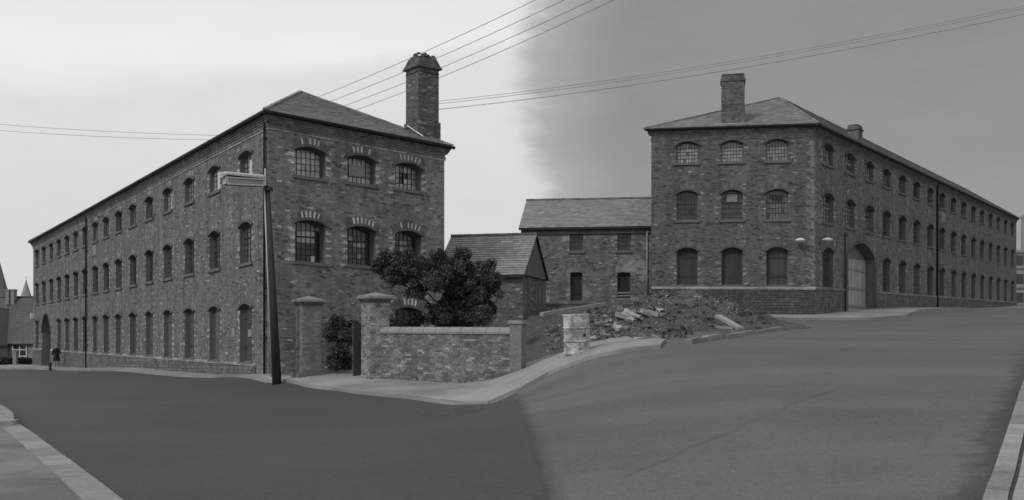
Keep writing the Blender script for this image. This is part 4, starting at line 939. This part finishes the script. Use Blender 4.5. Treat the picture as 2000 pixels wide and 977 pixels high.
# gateway leaf: a wooden side gate hung behind pier B
sg = empty('garden_gate', tuple(at(690, 742, 34.4)), R(60)); tag(sg, 'narrow dark plank gate standing open beside the right-hand gate pier', 'gate')
b_ = Boxes(); b_.box(0, .12, 0, .03, .1, 2.0, .1); gm_ = b_.mesh('plank')
for k in range(7): s = link('plank', gm_, 'board', sg); s.location = (k*.128, 0, 0)
b_ = Boxes(); b_.box(0, .9, .03, .07, .4, .52, .05); b_.box(0, .9, .03, .07, 1.8, 1.92, .05); b_.obj('ledge', 'board', sg)
# ================================================================== LAMP POST
lp = empty('street_lamp', tuple(at(541, 736, 34.6))); tag(lp, 'leaning dark post carrying a boxy pale street lantern, at the left mill corner', 'street lamp')
base = Vector(lp.location); tp = at(522, 366, 34.2)-base
link('post', tube_mesh('post', [(0, 0, -.3), tuple(tp*.5), tuple(tp)], .165, 16, .085), 'wood_dark', lp)
link('conduit', tube_mesh('conduit', [(-.17, -.03, .0), tuple(tp*.5+Vector((-.135, -.05, 0))), tuple(tp+Vector((-.09, -.06, 0)))], .028), 'lampmetal', lp)
link('top_pipe', tube_mesh('top_pipe', [tuple(tp+Vector((-.06, -.05, -.1))), tuple(tp+Vector((-.06, -.05, .65)))], .03), 'lampmetal', lp)
L0 = at(519, 352, 34.15)-base; L1 = at(432, 351, 33.3)-base; dv = (L1-L0); ln = dv.length; dv.normalize()
lant = Matrix((( dv.x, -dv.y, 0, L0.x), (dv.y, dv.x, 0, L0.y), (dv.z, 0, 1, L0.z), (0, 0, 0, 1)))
def hull(name, secs, mat):
    V = []; Fs = []; k = len(secs[0][1])
    for x, prof in secs: V += [(x, y, z) for y, z in prof]
    for i in range(len(secs)-1):
        for j in range(k): Fs.append((i*k+j, i*k+(j+1) % k, (i+1)*k+(j+1) % k, (i+1)*k+j))
    Fs += [tuple(range(k)), tuple(range((len(secs)-1)*k, len(secs)*k))]; s = link(name, poly_mesh(name, V, Fs), mat, lp); s.matrix_basis = lant; return s
pc = lambda w, za, zb, zt: [(-w, za), (w, za), (w, zb), (w*.5, zt), (-w*.5, zt), (-w, zb)]
canopy = hull('canopy', [(.0, pc(.1, .0, .04, .08)), (.12, pc(.17, .04, .11, .17)), (ln*.9, pc(.19, .10, .16, .22)), (ln, pc(.16, .02, .12, .19))], 'lampmetal')
hull('diffuser', [(.10, pc(.13, -.20, -.05, .03)), (ln*.9, pc(.15, -.22, -.05, .08))], 'diffuser')
for x in (.03, ln*.87): hull('end_plate', [(x, pc(.15, -.21, -.02, .14)), (x+.10, pc(.17, -.20, -.02, .17))], 'lampmetal')
for z in (-.02, -.235):
    b_ = Boxes(); b_.box(.1, ln*.9, -.165, -.135, z, z+.045); b_.box(.1, ln*.9, .135, .165, z, z+.045); s = b_.obj('trim_rail', 'lampmetal', lp); s.matrix_basis = lant
hull('lamp_tube', [(.2, pc(.03, -.12, -.1, -.07)), (ln*.85, pc(.03, -.12, -.1, -.07))], 'white')
link('bracket', tube_mesh('bracket', [tuple(tp+Vector((0, 0, -.05))), tuple(L0+Vector((0, 0, .03))), tuple(L0+dv*.25+Vector((0, 0, .03)))], .045), 'iron', lp)
b_ = Boxes(); b_.box(-.12, .12, -.12, .12, -.12, .02); s = b_.obj('clamp', 'iron', lp); s.location = tp+Vector((.05, 0, .0))
# ================================================================== PAVEMENTS AND KERBS
def gp(px, py, d): p = at(px, py, d); return (p.x, p.y)
outerL = [gp(-60, 716, 78), gp(60, 720, 72), gp(130, 724, 65.6), gp(300, 732, 48.5), gp(400, 738, 41.7), gp(525, 748, 36), gp(600, 757, 33.3), gp(700, 770, 30.4), gp(800, 780, 28.5), gp(950, 793, 26.6), (.15, 26.85), (1.0, 27.35)]
innerL = [(-56, 96), (-46, 88), (-40.0, 81.2), (-24.8, 59.9), (-9.5, 38.6), (-7.2, 36.5), (-6.0, 37.0), (-4.6, 34.2), (-.6, 32.3), (.6, 32.2), (1.6, 32.4)]
pvL = strip('pavement', innerL, outerL, 160, 12, .10, 'pave'); kerb(pvL, outerL, .14, .112, side=1)
# right-hand piece of pavement with the drum, up to the broken kerb
q = [hit(1066, 716), hit(1130, 705), hit(1200, 695), hit(1290, 684)]
outR = [(1.0, 27.35), (1.9, 27.2), (2.9, 27.0), (4.1, 26.9), (4.9, 29.0)][:4]
inR = [(1.6, 32.4), (2.4, 35.2), (4.2, 36.4), (outR[-1][0]+.5, outR[-1][1]+2.2)]
pvR = strip('pavement', inR, outR, 60, 10, .102, 'pave'); kerb(pvR, outR, .14, .114, side=1)
q = [hit(1352, 672), hit(1400, 664), hit(1460, 655), hit(1532, 645)]
line = [(p.x, p.y) for p in q]; kerb(pvR, line, .2, .14, side=1, jit=.03, length=1.1)
# pavement round the right mill
n2 = RL.n; outC = [(9.7, 48.6), (13., 48.5), (16.3, 48.7), (18.6, 49.6), (21., 51.8)]+[tuple(np.array(RL.P(u, 0, 3.3)[:2])) for u in (10, 25, 45, 76, 90)]
inC = [(10.3, 54.6), (13., 53.9), (16.2, 53.1), (16.6, 53.1), (17.2, 54.1)]+[tuple(np.array(RL.P(u, 0, -.2)[:2])) for u in (10, 25, 45, 76, 90)]
pvC = strip('pavement', inC, outC, 140, 8, .10, 'pave'); kerb(pvC, outC, .15, .115, side=1, length=1.2)
# near pavement bottom left: raised kerb island behind a flat run of broad kerb stones
def hz(px, py, z): d = z*F/(HZ-py); return at(px, py, d)
KL = [(258, 995), (244, 975), (192, 938), (142, 901), (104, 873), (65, 845), (45, 832), (28, 822)]
kl = [hit(x, y, .11) for x, y in KL]; kl2 = [(p.x, p.y) for p in kl]
ext0 = (kl2[0][0]+(kl2[0][0]-kl2[2][0])*2, kl2[0][1]+(kl2[0][1]-kl2[2][1])*2); line = [ext0]+kl2
endp = line[-1]; inn = [(p[0]-9, p[1]-1.0) for p in line]
pvn = strip('near_pavement', inn, line, 90, 30, .098, 'pave_near'); kerb(pvn, line, .40, .118, side=1, length=1.25, jit=.002)
il = [hit(x, y, .2) for x, y in ((28, 822), (27, 808), (14, 797), (0, 789), (-40, 775), (-120, 760))]; il = [(p.x, p.y) for p in il]
inn2 = [(il[0][0]-1.2, il[0][1]-.4)]+[(p[0]-2-.4*i, p[1]-.9) for i, p in enumerate(il[1:])]
isl = strip('near_pavement', inn2, il, 40, 10, .19, 'pave'); kerb(isl, il, .18, .205, side=1, length=.6, jit=.004)
kx = [(il[0][0]-1.6, il[0][1]-.15), il[0]]; kerb(isl, kx, .3, .2, side=1, length=.9)
# near pavement bottom right, kerb and separate slabs
KR = [(1912, 990), (1914.6, 975), (1934.5, 931), (1966, 839), (1988, 771), (2000, 740), (2013, 708), (2040, 676)]
kr = [hit(x, y, .11) for x, y in KR]; kr2 = [(p.x, p.y) for p in kr]; ext0 = (kr2[0][0]-(kr2[3][0]-kr2[0][0])*.6, kr2[0][1]-(kr2[3][1]-kr2[0][1])*.6); line = [ext0]+kr2
pvr = strip('near_pavement', [(p[0]+7, p[1]-1) for p in line], line, 80, 20, .085, 'ground'); kerb(pvr, line, .20, .115, side=-1, length=.9, jit=.002)
def slabs(line, off0, cols, sw, sh, lift, parent):
    a = np.array(line); d = np.r_[0, np.cumsum(np.hypot(*(a[1:]-a[:-1]).T))]; f = lambda t: np.array([np.interp(t, d, a[:, 0]), np.interp(t, d, a[:, 1])])
    for i in range(int(min(d[-1], 16)/sh)):
        p, q_ = f(i*sh), f((i+1)*sh); u = (q_-p)/np.hypot(*(q_-p)); nn = np.array([u[1], -u[0]])
        for c in range(cols):
            sh0 = (.45 if c % 2 else 0.)*sh
            o0 = p+u*(sh0+.008)+nn*(off0+c*sw+.008); j = random.uniform(-.004, .004); tx_ = random.uniform(-.004, .004)
            cs = [o0, o0+u*(sh-.016), o0+u*(sh-.016)+nn*(sw-.016), o0+nn*(sw-.016)]
            c8 = [(k[0], k[1], g1(*k)+lift-.06+j) for k in cs]+[(k[0], k[1], g1(*k)+lift+j+tx_*(m-1.5)) for m, k in enumerate(cs)]
            cc = np.array(c8); org = cc.mean(0); b_ = Boxes(); b_.corners(cc-org, .3); s = b_.obj('paving_slab', 'slab', parent); s.location = org
slabs(line, .235, 4, .62, .62, .115, pvr)
# ================================================================== OPEN YARD: soil, mounds, rubble
def yard_z(x, y):
    g = gz(x, y); m1 = 1.12*np.exp(-(((x-7.6)/2.6)**2+((y-42.5)/3.2)**2)); m2 = .55*np.exp(-(((x-5.5)/1.9)**2+((y-37.8)/1.8)**2)); m3 = .45*np.exp(-(((x-2.6)/2.)**2+((y-39)/2.2)**2)); m4 = .35*np.exp(-(((x-8.2)/1.6)**2+((y-38.5)/1.2)**2))
    r_ = .13*np.sin(x*3.1+y*1.7)*np.sin(y*2.3-x*.9)+.05*np.sin(x*7.7+1.)*np.sin(y*6.1)+.03*np.sin(x*15+y*4)*np.sin(y*17)
    env = np.clip((y-(34.4+.42*(x-1.)))/1.2, 0, 1)*np.clip((12.5-x+np.maximum(0, (y-46))*.0)/2., 0, 1)
    env2 = np.clip((51.5-y)/3, 0, 1)
    return g-.06+np.minimum(env*4, 1)*.16+env*(.08+r_+(m1+m2+m3+m4)*env2+.0)
yd = grid('yard_earth', np.linspace(-1.2, 12.5, 150), np.linspace(31.8, 58.5, 260), zf=yard_z)
tag(link('yard_earth', yd, 'soil'), kind='structure')
yz = lambda x, y: float(yard_z(np.array(x), np.array(y)))
def px_yard(px, d): x = (px-CX)/F*d; return x, d
def chunk_mesh(seed, flat=.6, tone=.2, n=10):
    r = random.Random(seed); bm = bmesh.new(); vs = [bm.verts.new((r.uniform(-1, 1), r.uniform(-.8, .8), r.uniform(-flat, flat))) for _ in range(n)]
    bmesh.ops.convex_hull(bm, input=vs); bmesh.ops.bevel(bm, geom=list(bm.edges), offset=.06, segments=1, affect='EDGES')
    me = bpy.data.meshes.new('rubble_chunk'); bm.to_mesh(me); bm.free(); a = me.attributes.new('tone', 'FLOAT', 'FACE'); a.data.foreach_set('value', np.full(len(me.polygons), tone, np.float32)); return me
chs = [chunk_mesh(s, f, t) for s, f, t in ((1, .5, .38), (2, .7, .10), (3, .25, .24), (4, .8, .2), (5, .22, .14), (6, .6, .28), (7, .45, .17))]
r = random.Random(12)
spots = []
for _ in range(190):
    px = r.uniform(1155, 1292); d = r.uniform(34.5, 40); spots.append((px, d, r.uniform(.07, .27)))
for _ in range(30): spots.append((r.uniform(1064, 1105), r.uniform(34, 41), r.uniform(.06, .18)))
for _ in range(70): spots.append((r.uniform(1295, 1440), r.uniform(36.5, 42), r.uniform(.05, .16)))
for i, (px, d, s) in enumerate(spots):
    x, y = px_yard(px, d); 
    if x < .6: continue
    o = link('rubble_chunk', chs[i % 7], 'chunk'); o.location = (x, y, yz(x, y)+s*.25); o.rotation_euler = (r.uniform(-.6, .6), r.uniform(-.6, .6), r.uniform(0, 6.3)); o.scale = (s, s*.8, s*.8)
    g_ = ('between the drum and the earth mound', 'left of the drum', 'on and beside the earth mound')[0 if 1150 < px < 1293 else 1 if px < 1150 else 2]
    tag(o, ('palest', 'blackish', 'flat mid-grey', 'chunky grey', 'flat dark', 'chunky light grey', 'dull grey')[i % 7]+(' large' if s > .17 else ' small')+' lump of broken stone lying '+g_, 'rubble', 'rubble lumps '+g_+', '+('palest', 'blackish', 'flat grey', 'chunky', 'flat dark', 'light chunky', 'dull')[i % 7]+(' large' if s > .17 else ' small'))
# larger tipped slabs
for (px, py, l, w, t, rx, rz_, tn, lab) in ((1225, 634, 1.2, .5, .14, .5, -.6, .4, 'long pale slab tipped on the rubble, behind the others'), (1240, 650, 1.3, .45, .16, -.4, -.9, .36, 'broad pale slab sloping down the rubble towards the drum'), (1215, 660, .9, .55, .22, .15, .2, .34, 'squared pale block at the foot of the rubble heap'),
                                    (1265, 640, 1.0, .5, .18, .4, .5, .38, 'pale slab lying near the top right of the rubble heap'), (1275, 655, .8, .4, .2, .1, -.3, .3, 'short grey slab at the right foot of the rubble heap'), (1184, 640, 1.0, .5, .12, .5, .9, .22, 'dark grey slab leaning just right of the drum')):
    p = at(px, py, 37.2); l *= .62; w *= .6; t *= .8; tn *= .8; b_ = Boxes(); b_.corners([(-l/2, -w/2, -t/2), (l/2*.9, -w/2*1.1, -t/2), (l/2, w/2*.8, -t/2), (-l/2*.85, w/2, -t/2), (-l/2, -w/2*.9, t/2), (l/2*.95, -w/2, t/2), (l/2*.9, w/2*.8, t/2), (-l/2*.9, w/2*.9, t/2)], tn)
    o = b_.obj('broken_slab', 'chunk'); o.location = (p.x, p.y, max(yz(p.x, p.y)+.1, min(p.z, yz(p.x, p.y)+.45))); o.rotation_euler = (rx, .3, rz_); tag(o, lab, 'slab', 'broken slabs on the rubble heap')
# low plants on the mound
mw = tag(foliage('mound_weeds', [((7.6+r.uniform(-2.4, 2.4), 41+r.uniform(-2.4, 2.), 0), (.3, .3, .12)) for _ in range(40)], 10, .05, None), kind='stuff'); 
cl = []
for _ in range(220):
    x, y = 7.2+r.uniform(-3.4, 3.6), 41+r.uniform(-3.6, 3.5); cl.append(((x, y, yz(x, y)+.04), (r.uniform(.1, .3), r.uniform(.1, .3), .06)))
old = mw.data; bpy.data.objects.remove(mw, do_unlink=True)
tag(foliage('mound_weeds', cl, 12000, .035, None, (.04, .11), 14), kind='stuff')
# dark hole between the two kerbs
for k in range(26):
    px = r.uniform(1294, 1350); d = r.uniform(33.2, 36.5); x, y = px_yard(px, d); sz = r.uniform(.08, .2)
    o = link('earth_clod', chs[k % 7].copy(), 'soil'); o.data.materials.clear(); o.data.materials.append(MAT['soil']); o.location = (x, y, yz(x, y)+sz*.5+r.uniform(0, .25)); o.rotation_euler = (r.uniform(-1, 1), r.uniform(-1, 1), r.uniform(0, 6)); o.scale = (sz,)*3
    tag(o, 'dark clod of dug earth piled in the gap between the two kerbs', 'clod', 'dark clods in the kerb gap')
for k, (a, c, w) in enumerate((((1296, 676, 33.4), (1338, 672, 33.8), .16), ((1330, 655, 35.), (1352, 676, 33.9), .1))):
    a, c = at(*a), at(*c); bx = Boxes(); bx.beam(a-(a+c)/2, c-(a+c)/2, .06, w, .04); o = bx.obj('broken_board', 'wood_dark'); o.location = (a+c)/2
    tag(o, ('dark broken board lying level in the gap between the kerbs', 'dark broken board tilted against the earth clods')[k], 'board')
# fine rubble and clods: too many to count
fm = Boxes(); V = []; Fq = []; T = []
for k in range(5200):
    u_ = r.random(); px = r.uniform(1150, 1300) if u_ < .45 else r.uniform(1062, 1440); d = r.uniform(34, 43) if u_ < .8 else r.uniform(36, 50); x, y = px_yard(px, d)
    if x < .9: continue
    z = yz(x, y)
    if z < g1(x, y)+.03: continue
    sz = r.uniform(.015, .06)*(1.5 if r.random() < .1 else 1); q = len(V)
    for c in ((1, 0, -.3), (-.5, .9, -.2), (-.6, -.8, -.3), (.1, .1, .9), (.3, -.5, .5)): V.append((x+sz*(c[0]+r.uniform(-.4, .4)), y+sz*(c[1]+r.uniform(-.4, .4)), z+sz*(c[2]+r.uniform(-.2, .3))+.01))
    Fq += [(q, q+1, q+3, q+4), (q+1, q+2, q+3, q+3), (q+2, q, q+4, q+3)]; tn = r.choice((.07, .09, .12, .2, .3)); T += [tn]*3
Fq = [f if len(set(f)) == 4 else (f[0], f[1], f[2], f[2]) for f in Fq]
me = bpy.data.meshes.new('fine_rubble'); me.from_pydata(V, [], [tuple(dict.fromkeys(f)) for f in Fq]); a_ = me.attributes.new('tone', 'FLOAT', 'FACE'); a_.data.foreach_set('value', np.array(T, np.float32)); me.update()
tag(link('fine_rubble', me, 'chunk'), kind='stuff')
# pale plank tilted on the mound, long beam on the left, low board
def plank(pxa, pya, da, pxb, pyb, db, w, t, mat, label, name='plank'):
    a, b_ = at(pxa, pya, da), at(pxb, pyb, db); bx = Boxes(); mid = (a+b_)/2; n_ = 3
    bx.beam(a-mid, b_-mid, w, t, .4); o = bx.obj(name, mat); o.location = mid; tag(o, label, 'plank'); return o
plank(1402, 617, 36.6, 1447, 642, 35.2, .26, .10, 'timber', 'pale plank leaning down the right side of the earth mound', 'timber_plank')
plank(1402, 639, 35.9, 1434, 641, 35.6, .3, .08, 'conc', 'short pale slab lying flat below the tilted plank', 'flat_slab')
plank(1058, 614, 38.0, 1180, 594, 47.0, .16, .14, 'timber', 'long weathered beam sloping above the drum towards the wing wall', 'timber_beam')
plank(1150, 617, 40.0, 1190, 617.5, 40.5, .2, .06, 'timber', 'short level board lying just right of the drum top', 'timber_board')
b_ = Boxes(); b_.beam(at(1062, 602, 52)-at(1160, 605, 51), at(1268, 605, 50)-at(1160, 605, 51), .4, .5, .045); o = b_.obj('low_bank', 'soil'); o.location = at(1160, 605, 51); tag(o, 'low dark bank of earth along the foot of the rendered wing', 'bank')
# drum
dp_ = hit(1127, 688, .1); dpd = dp_.y; hh = 78/F*dpd; rd = 26/F*dpd
dr = empty('oil_drum', (dp_.x, dp_.y, g1(dp_.x, dp_.y)+.045), .3); dr.rotation_euler = (R(1.5), R(-2), .3); tag(dr, 'battered pale oil drum with rust patches and a dark bung hole, on the pavement', 'drum')
pr = [(rd*.985, 0), (rd*1.02, .02), (rd*1.02, .05), (rd*.97, .07)]
for z in (.33, .66): pr += [(rd*.97, hh*z-.035), (rd*1.03, hh*z-.012), (rd*1.03, hh*z+.012), (rd*.97, hh*z+.035)]
pr += [(rd*.97, hh-.05), (rd*1.02, hh-.04), (rd*1.02, hh), (rd*.95, hh), (rd*.94, hh-.04), (.02, hh-.045)]
dm = lathe_mesh('drum_body', pr, 40)
for v in dm.vertices:
    a = math.atan2(v.co.y, v.co.x); k = 1-.05*math.exp(-((a+1.1)/.35)**2-((v.co.z-hh*.5)/.18)**2)-.03*math.exp(-((a+2.2)/.3)**2-((v.co.z-hh*.8)/.15)**2)+.008*math.sin(a*3+v.co.z*5); v.co.x *= k; v.co.y *= k
link('drum_body', dm, 'drum', dr)
s = link('bung_hole', lathe_mesh('bung_hole', [(.035, 0), (.05, .012)], 12), 'iron', dr); s.matrix_basis = Matrix.Translation((rd*.26, -rd*.95, hh*.48))@Matrix.Rotation(R(90), 4, 'X')
# ================================================================== PERSON walking by the far doorway
def skin_body(name, verts, edges, radii, mat, parent, sub=2):
    me = bpy.data.meshes.new(name); me.from_pydata(verts, edges, []); o = link(name, me, mat, parent); sk = o.modifiers.new('skin', 'SKIN')
    lay = me.skin_vertices[0].data if me.skin_vertices else None
    if lay is None:
        bm = bmesh.new(); bm.from_mesh(me); bm.verts.layers.skin.verify(); bm.to_mesh(me); bm.free(); lay = me.skin_vertices[0].data
    for i, rr in enumerate(radii): lay[i].radius = rr if isinstance(rr, tuple) else (rr, rr); lay[i].use_root = (i == 0)
    ss = o.modifiers.new('sub', 'SUBSURF'); ss.levels = sub; ss.render_levels = sub
    for p in me.polygons: p.use_smooth = True
    sk.use_smooth_shade = True
    return o
pd = 70.0; pz = -3.0; pp_ = at(110.5, 719, 70); pr_ = empty('person', (pp_.x, 70, pp_.z)); pr_.rotation_euler = (0, 0, R(20)); tag(pr_, 'person in dark knee-length coat with pale legs, walking near the far arched doorway', 'person')
V = [(0, 0, .92), (0, 0, 1.1), (0, 0, 1.3), (0, 0, 1.42), (0, -.01, 1.5), (0, -.02, 1.58),
     (-.09, 0, .86), (-.10, -.10, .5), (-.10, -.02, .1), (-.10, -.14, .03), (.09, 0, .86), (.10, .14, .5), (.10, .26, .12), (.10, .16, .04),
     (-.17, 0, 1.36), (-.24, .04, 1.1), (-.26, -.04, .86), (-.26, -.06, .78), (.17, 0, 1.36), (.24, -.04, 1.1), (.26, -.12, .88), (.26, -.15, .80)]
E_ = [(0, 1), (1, 2), (2, 3), (3, 4), (4, 5), (0, 6), (6, 7), (7, 8), (8, 9), (0, 10), (10, 11), (11, 12), (12, 13), (3, 14), (14, 15), (15, 16), (16, 17), (3, 18), (18, 19), (19, 20), (20, 21)]
Rr_ = [(.15, .11), (.13, .10), (.15, .11), (.09, .08), .05, .09, .085, .055, .038, .035, .085, .055, .038, .035, .055, .042, .033, .03, .055, .042, .033, .03]
skin_body('body', V, E_, Rr_, 'stocking', pr_)
hd = link('head', lathe_mesh('head', [(.01, -.11), (.06, -.09), (.078, -.02), (.082, .04), (.06, .1), (.01, .12)], 14), 'skin', pr_); hd.location = (0, -.02, 1.60)
hr = link('hair', lathe_mesh('hair', [(.085, -.05), (.1, .0), (.1, .06), (.075, .12), (.01, .145)], 14), 'hair', pr_); hr.location = (0, .015, 1.61)
ct = lathe_mesh('coat', [(.235, .5), (.23, .56), (.185, .85), (.155, 1.05), (.185, 1.28), (.15, 1.42), (.07, 1.49)], 18)
for v in ct.vertices: v.co.y *= .72
link('coat', ct, 'coat', pr_)
for s_ in (-1, 1): link('sleeve', tube_mesh('sleeve', [(s_*.15, 0, 1.4), (s_*.24, .03*-s_, 1.1), (s_*.27, -.05-.04*s_, .88)], .07, 10, .05), 'coat', pr_)
# ================================================================== far left: school house, hedge, spires
sA, sB = at(-90, 700, 96), at(100, 700, 92); zg = -3.9
def cu_(px): return (px+90)/190*math.hypot(sB.x-sA.x, sB.y-sA.y)
lh = math.hypot(sB.x-sA.x, sB.y-sA.y)
opsS = [dict(u=cu_(41), w=1.85, v0=.95, vs=2.5, rise=.0, ring=0, ringw=0, depth=.12)]
sch, SF, ivs, Hs = simple_house('cottage', (sA.x, sA.y), (sB.x, sB.y), zg, zg, 8., -1.45, 3.05, [], 'render', .1, .085, 'stone cottage with steep dark roof and white-framed window, far left beyond the left mill', 'cottage', seed=41)
def white_window(u, v0, w, h, c, rws):
    b_ = Boxes(); b_.box(-w/2, w/2, -.03, .06, 0, .12); b_.box(-w/2, w/2, -.03, .06, h-.12, h)
    for i in range(c+1): x = -w/2+(w-.09)*i/c; b_.box(x, x+.09, -.04, .05, 0, h)
    for i in range(1, rws): z = h*i/rws; b_.box(-w/2, w/2, -.035, .055, z-.04, z+.04)
    o = b_.obj('window', 'white', sch); o.matrix_basis = ivs@SF.mat(u, v0, .04)
    g = Boxes()
    for i in range(c):
        for j in range(rws): g.box(-w/2+.09+(w-.09)*i/c, -w/2+(w-.09)*(i+1)/c, .0, .01, h*j/rws+.04, h*(j+1)/rws-.04, .02)
    link('glass', g.mesh('glass'), 'pane', o)
white_window(cu_(41), .55, 1.75, 1.85, 2, 3)
# projecting gable at the left
gx0, gx1 = cu_(-75), cu_(19); V = [SF.P(gx0, -1, 1.2), SF.P(gx1, -1, 1.2), SF.P(gx1, 2.35, 1.2), SF.P((gx0+gx1)/2, 5.6, 1.2), SF.P(gx0, 2.35, 1.2)]; V += [p-np.array([SF.n[0], SF.n[1], 0])*5 for p in V]
g = link('porch_gable', poly_mesh('porch_gable', V, [(0, 1, 2, 3, 4), (1, 6, 7, 2), (0, 4, 9, 5)]), 'conc', sch); g.matrix_basis = ivs
for a, c in (((gx0-.2, 2.05), ((gx0+gx1)/2, 5.7)), ((gx1+.2, 2.05), ((gx0+gx1)/2, 5.7))):
    b_ = Boxes(); V = [SF.P(a[0], a[1], 1.4), SF.P(c[0], c[1], 1.4), SF.P(c[0], c[1], -4), SF.P(a[0], a[1], -4)]; b_.corners(V+[v+np.array([0, 0, .14]) for v in V], .08); g = b_.obj('porch_roof', 'slate', sch); g.matrix_basis = ivs
    b_ = Boxes(); b_.beam(Vector(SF.P(a[0], a[1], 1.42)), Vector(SF.P(c[0], c[1], 1.42)), .06, .22); g = b_.obj('bargeboard', 'wood_dark', sch); g.matrix_basis = ivs
for px, w in ((17, .34), (27, .34)):
    p = at(px, 572, 98); b_ = Boxes(); b_.box(-w/2, w/2, -.3, .3, -1.2, .35, .3); b_.box(-w/2-.06, w/2+.06, -.36, .36, .2, .28, .3); s = b_.obj('chimney_pot', 'cap', sch); s.matrix_basis = ivs@Matrix.Translation(p)
hg = empty('clipped_hedge', tuple(at(20, 715, 84))); tag(hg, 'low dark hedge in front of the far cottage', 'hedge')
ce_ = []
for i in range(26): p = at(-60+i*4.7, 706, 84.5)-Vector(hg.location); ce_.append((tuple(p), (.35, .4, .34)))
foliage('foliage', ce_, 7000, .09, hg, (.012, .035), 17); link('stem', tube_mesh('stem', [(-1, 0, -.3), (-1, 0, .2)], .05), 'bark', hg)
gpst = Boxes(); gpst.box(-.16, .16, -.15, .15, 0, 1.15, .3); gpst.box(-.2, .2, -.19, .19, 1.15, 1.25, .3); o = gpst.obj('gate_post', 'cap'); o.location = at(30, 714, 83.5); tag(o, 'small pale stone post in the gap of the far hedge', 'gate post')
def spire(px, tipy, basey, hw, d, label, toneM):
    t = empty('church_spire', tuple(at(px, basey, d))); tag(t, label, 'spire', 'church spires'); s = d/F; h = (basey-tipy)*s; w = hw*s
    V = [(w*math.cos(R(22.5+45*k)), w*math.sin(R(22.5+45*k)), 0) for k in range(8)]+[(0, 0, h)]; link('spire', poly_mesh('spire', V, [(k, (k+1) % 8, 8) for k in range(8)]), toneM, t)
    b_ = Boxes(); b_.box(-w*.95, w*.95, -w*.95, w*.95, -12, 0, .2); b_.obj('tower', toneM, t)
    link('finial', tube_mesh('finial', [(0, 0, h-.1), (0, 0, h+.9)], .07), 'iron', t)
    for k in range(4): a = R(90*k); b_ = Boxes(); b_.box(-w*.12, w*.12, -.1, .15, 0, h*.2, .2); q = b_.obj('lucarne', toneM, t); q.location = (math.cos(a)*w*.8, math.sin(a)*w*.8, 0); q.rotation_euler = (0, 0, a)
spire(-2, 505, 577, 18, 240, 'dark church spire at the left edge above the cottage roof', 'farroof'); spire(51, 545, 579, 9.5, 300, 'small pale church spire between the cottage chimneys and the mill', 'farstone')
# ================================================================== far right: tall works building and stack
fb = empty('works_building', tuple(at(1985, 600, 135))); tag(fb, 'pale grey works building at the right edge, beyond the end of the right mill', 'building'); s = 135/F
b_ = Boxes(); b_.box(-1.5, 12, 0, 10, -3, (640-488)*s-fb.location.z, .2); b_.obj('wall', 'conc', fb)
for z in (2.5, 5.2, 7.4): b_ = Boxes(); b_.box(-1.6, 12.1, -.1, 0, z, z+.25, .1); b_.obj('string_course', 'stone', fb)
for i in range(5):
    for j in range(3): b_ = Boxes(); b_.box(.0+i*2, 1.0+i*2, -.04, .0, .6+j*2.6, 2.0+j*2.6, .03); b_.obj('window', 'pane', fb)
ts = empty('works_stack', tuple(at(2003, 600, 150))); tag(ts, 'tall thin grey stack rising behind the works building at the right edge', 'chimney stack')
link('stack', lathe_mesh('stack', [(.75, -2), (.62, 13.6), (.72, 13.65), (.72, 14.1), (.6, 14.15)], 16), 'conc', ts)
# ================================================================== OVERHEAD WIRES
def wire(a, b_, sag, label, group, r=.012, c=None):
    a, b_ = Vector(a), Vector(b_); n = 24; pts = [a.lerp(b_, t/n)-Vector((0, 0, sag*4*(t/n)*(1-t/n))) for t in range(n+1)]
    o = link('overhead_wire', tube_mesh('overhead_wire', [p-a for p in pts], r, 5), 'wire'); o.location = a; tag(o, label, 'wire', group); return o
b4 = [(960, 38, 622, 186), (960, 62, 642, 196), (960, 85, 668, 205), (960, 103, 690, 213)]
nm = ('uppermost', 'second', 'third', 'lowest')
for (x1, y1, x0, y0), k in zip(b4, nm):
    sl_ = (y1-y0)/(x1-x0); xe = 1330; ye = y0+(xe-x0)*sl_*1.06; wire(at(x0-12, y0+8, 55), at(xe, ye, 34), .25, k+' of the four wires passing behind the tall chimney of the left mill', 'wires behind the tall chimney', .014)
for (y0, y1, k) in ((238, 263, 'upper'), (251, 272, 'lower')): wire(at(-120, y0-6, 70), at(445, y1+2, 62), .2, k+' of two faint level wires left of the long mill roof', 'faint wires over the left mill', .014)
for (ya, yb, k, rr_) in ((198, 8, 'uppermost', .011), (203, 13, 'middle', .011), (214, 24, 'lowest', .015)): wire(at(856, ya, 43.9), at(2060, yb-9, 36), .35, k+' of three wires from the tall chimney across the dull sky to the right edge', 'wires over the right mill', rr_)
# loose stones on the road edge and drain cover
dc = empty('road_gully', tuple(Vector(hit(98, 724))+Vector((0, 0, .01)))); tag(dc, 'small dark bollard at the far kerb in front of the arched doorway', 'bollard'); link('post', lathe_mesh('post', [(.12, 0), (.1, .1), (.09, .5), (.1, .52), (.05, .6)], 10), 'iron', dc); dc.name = 'kerb_bollard'
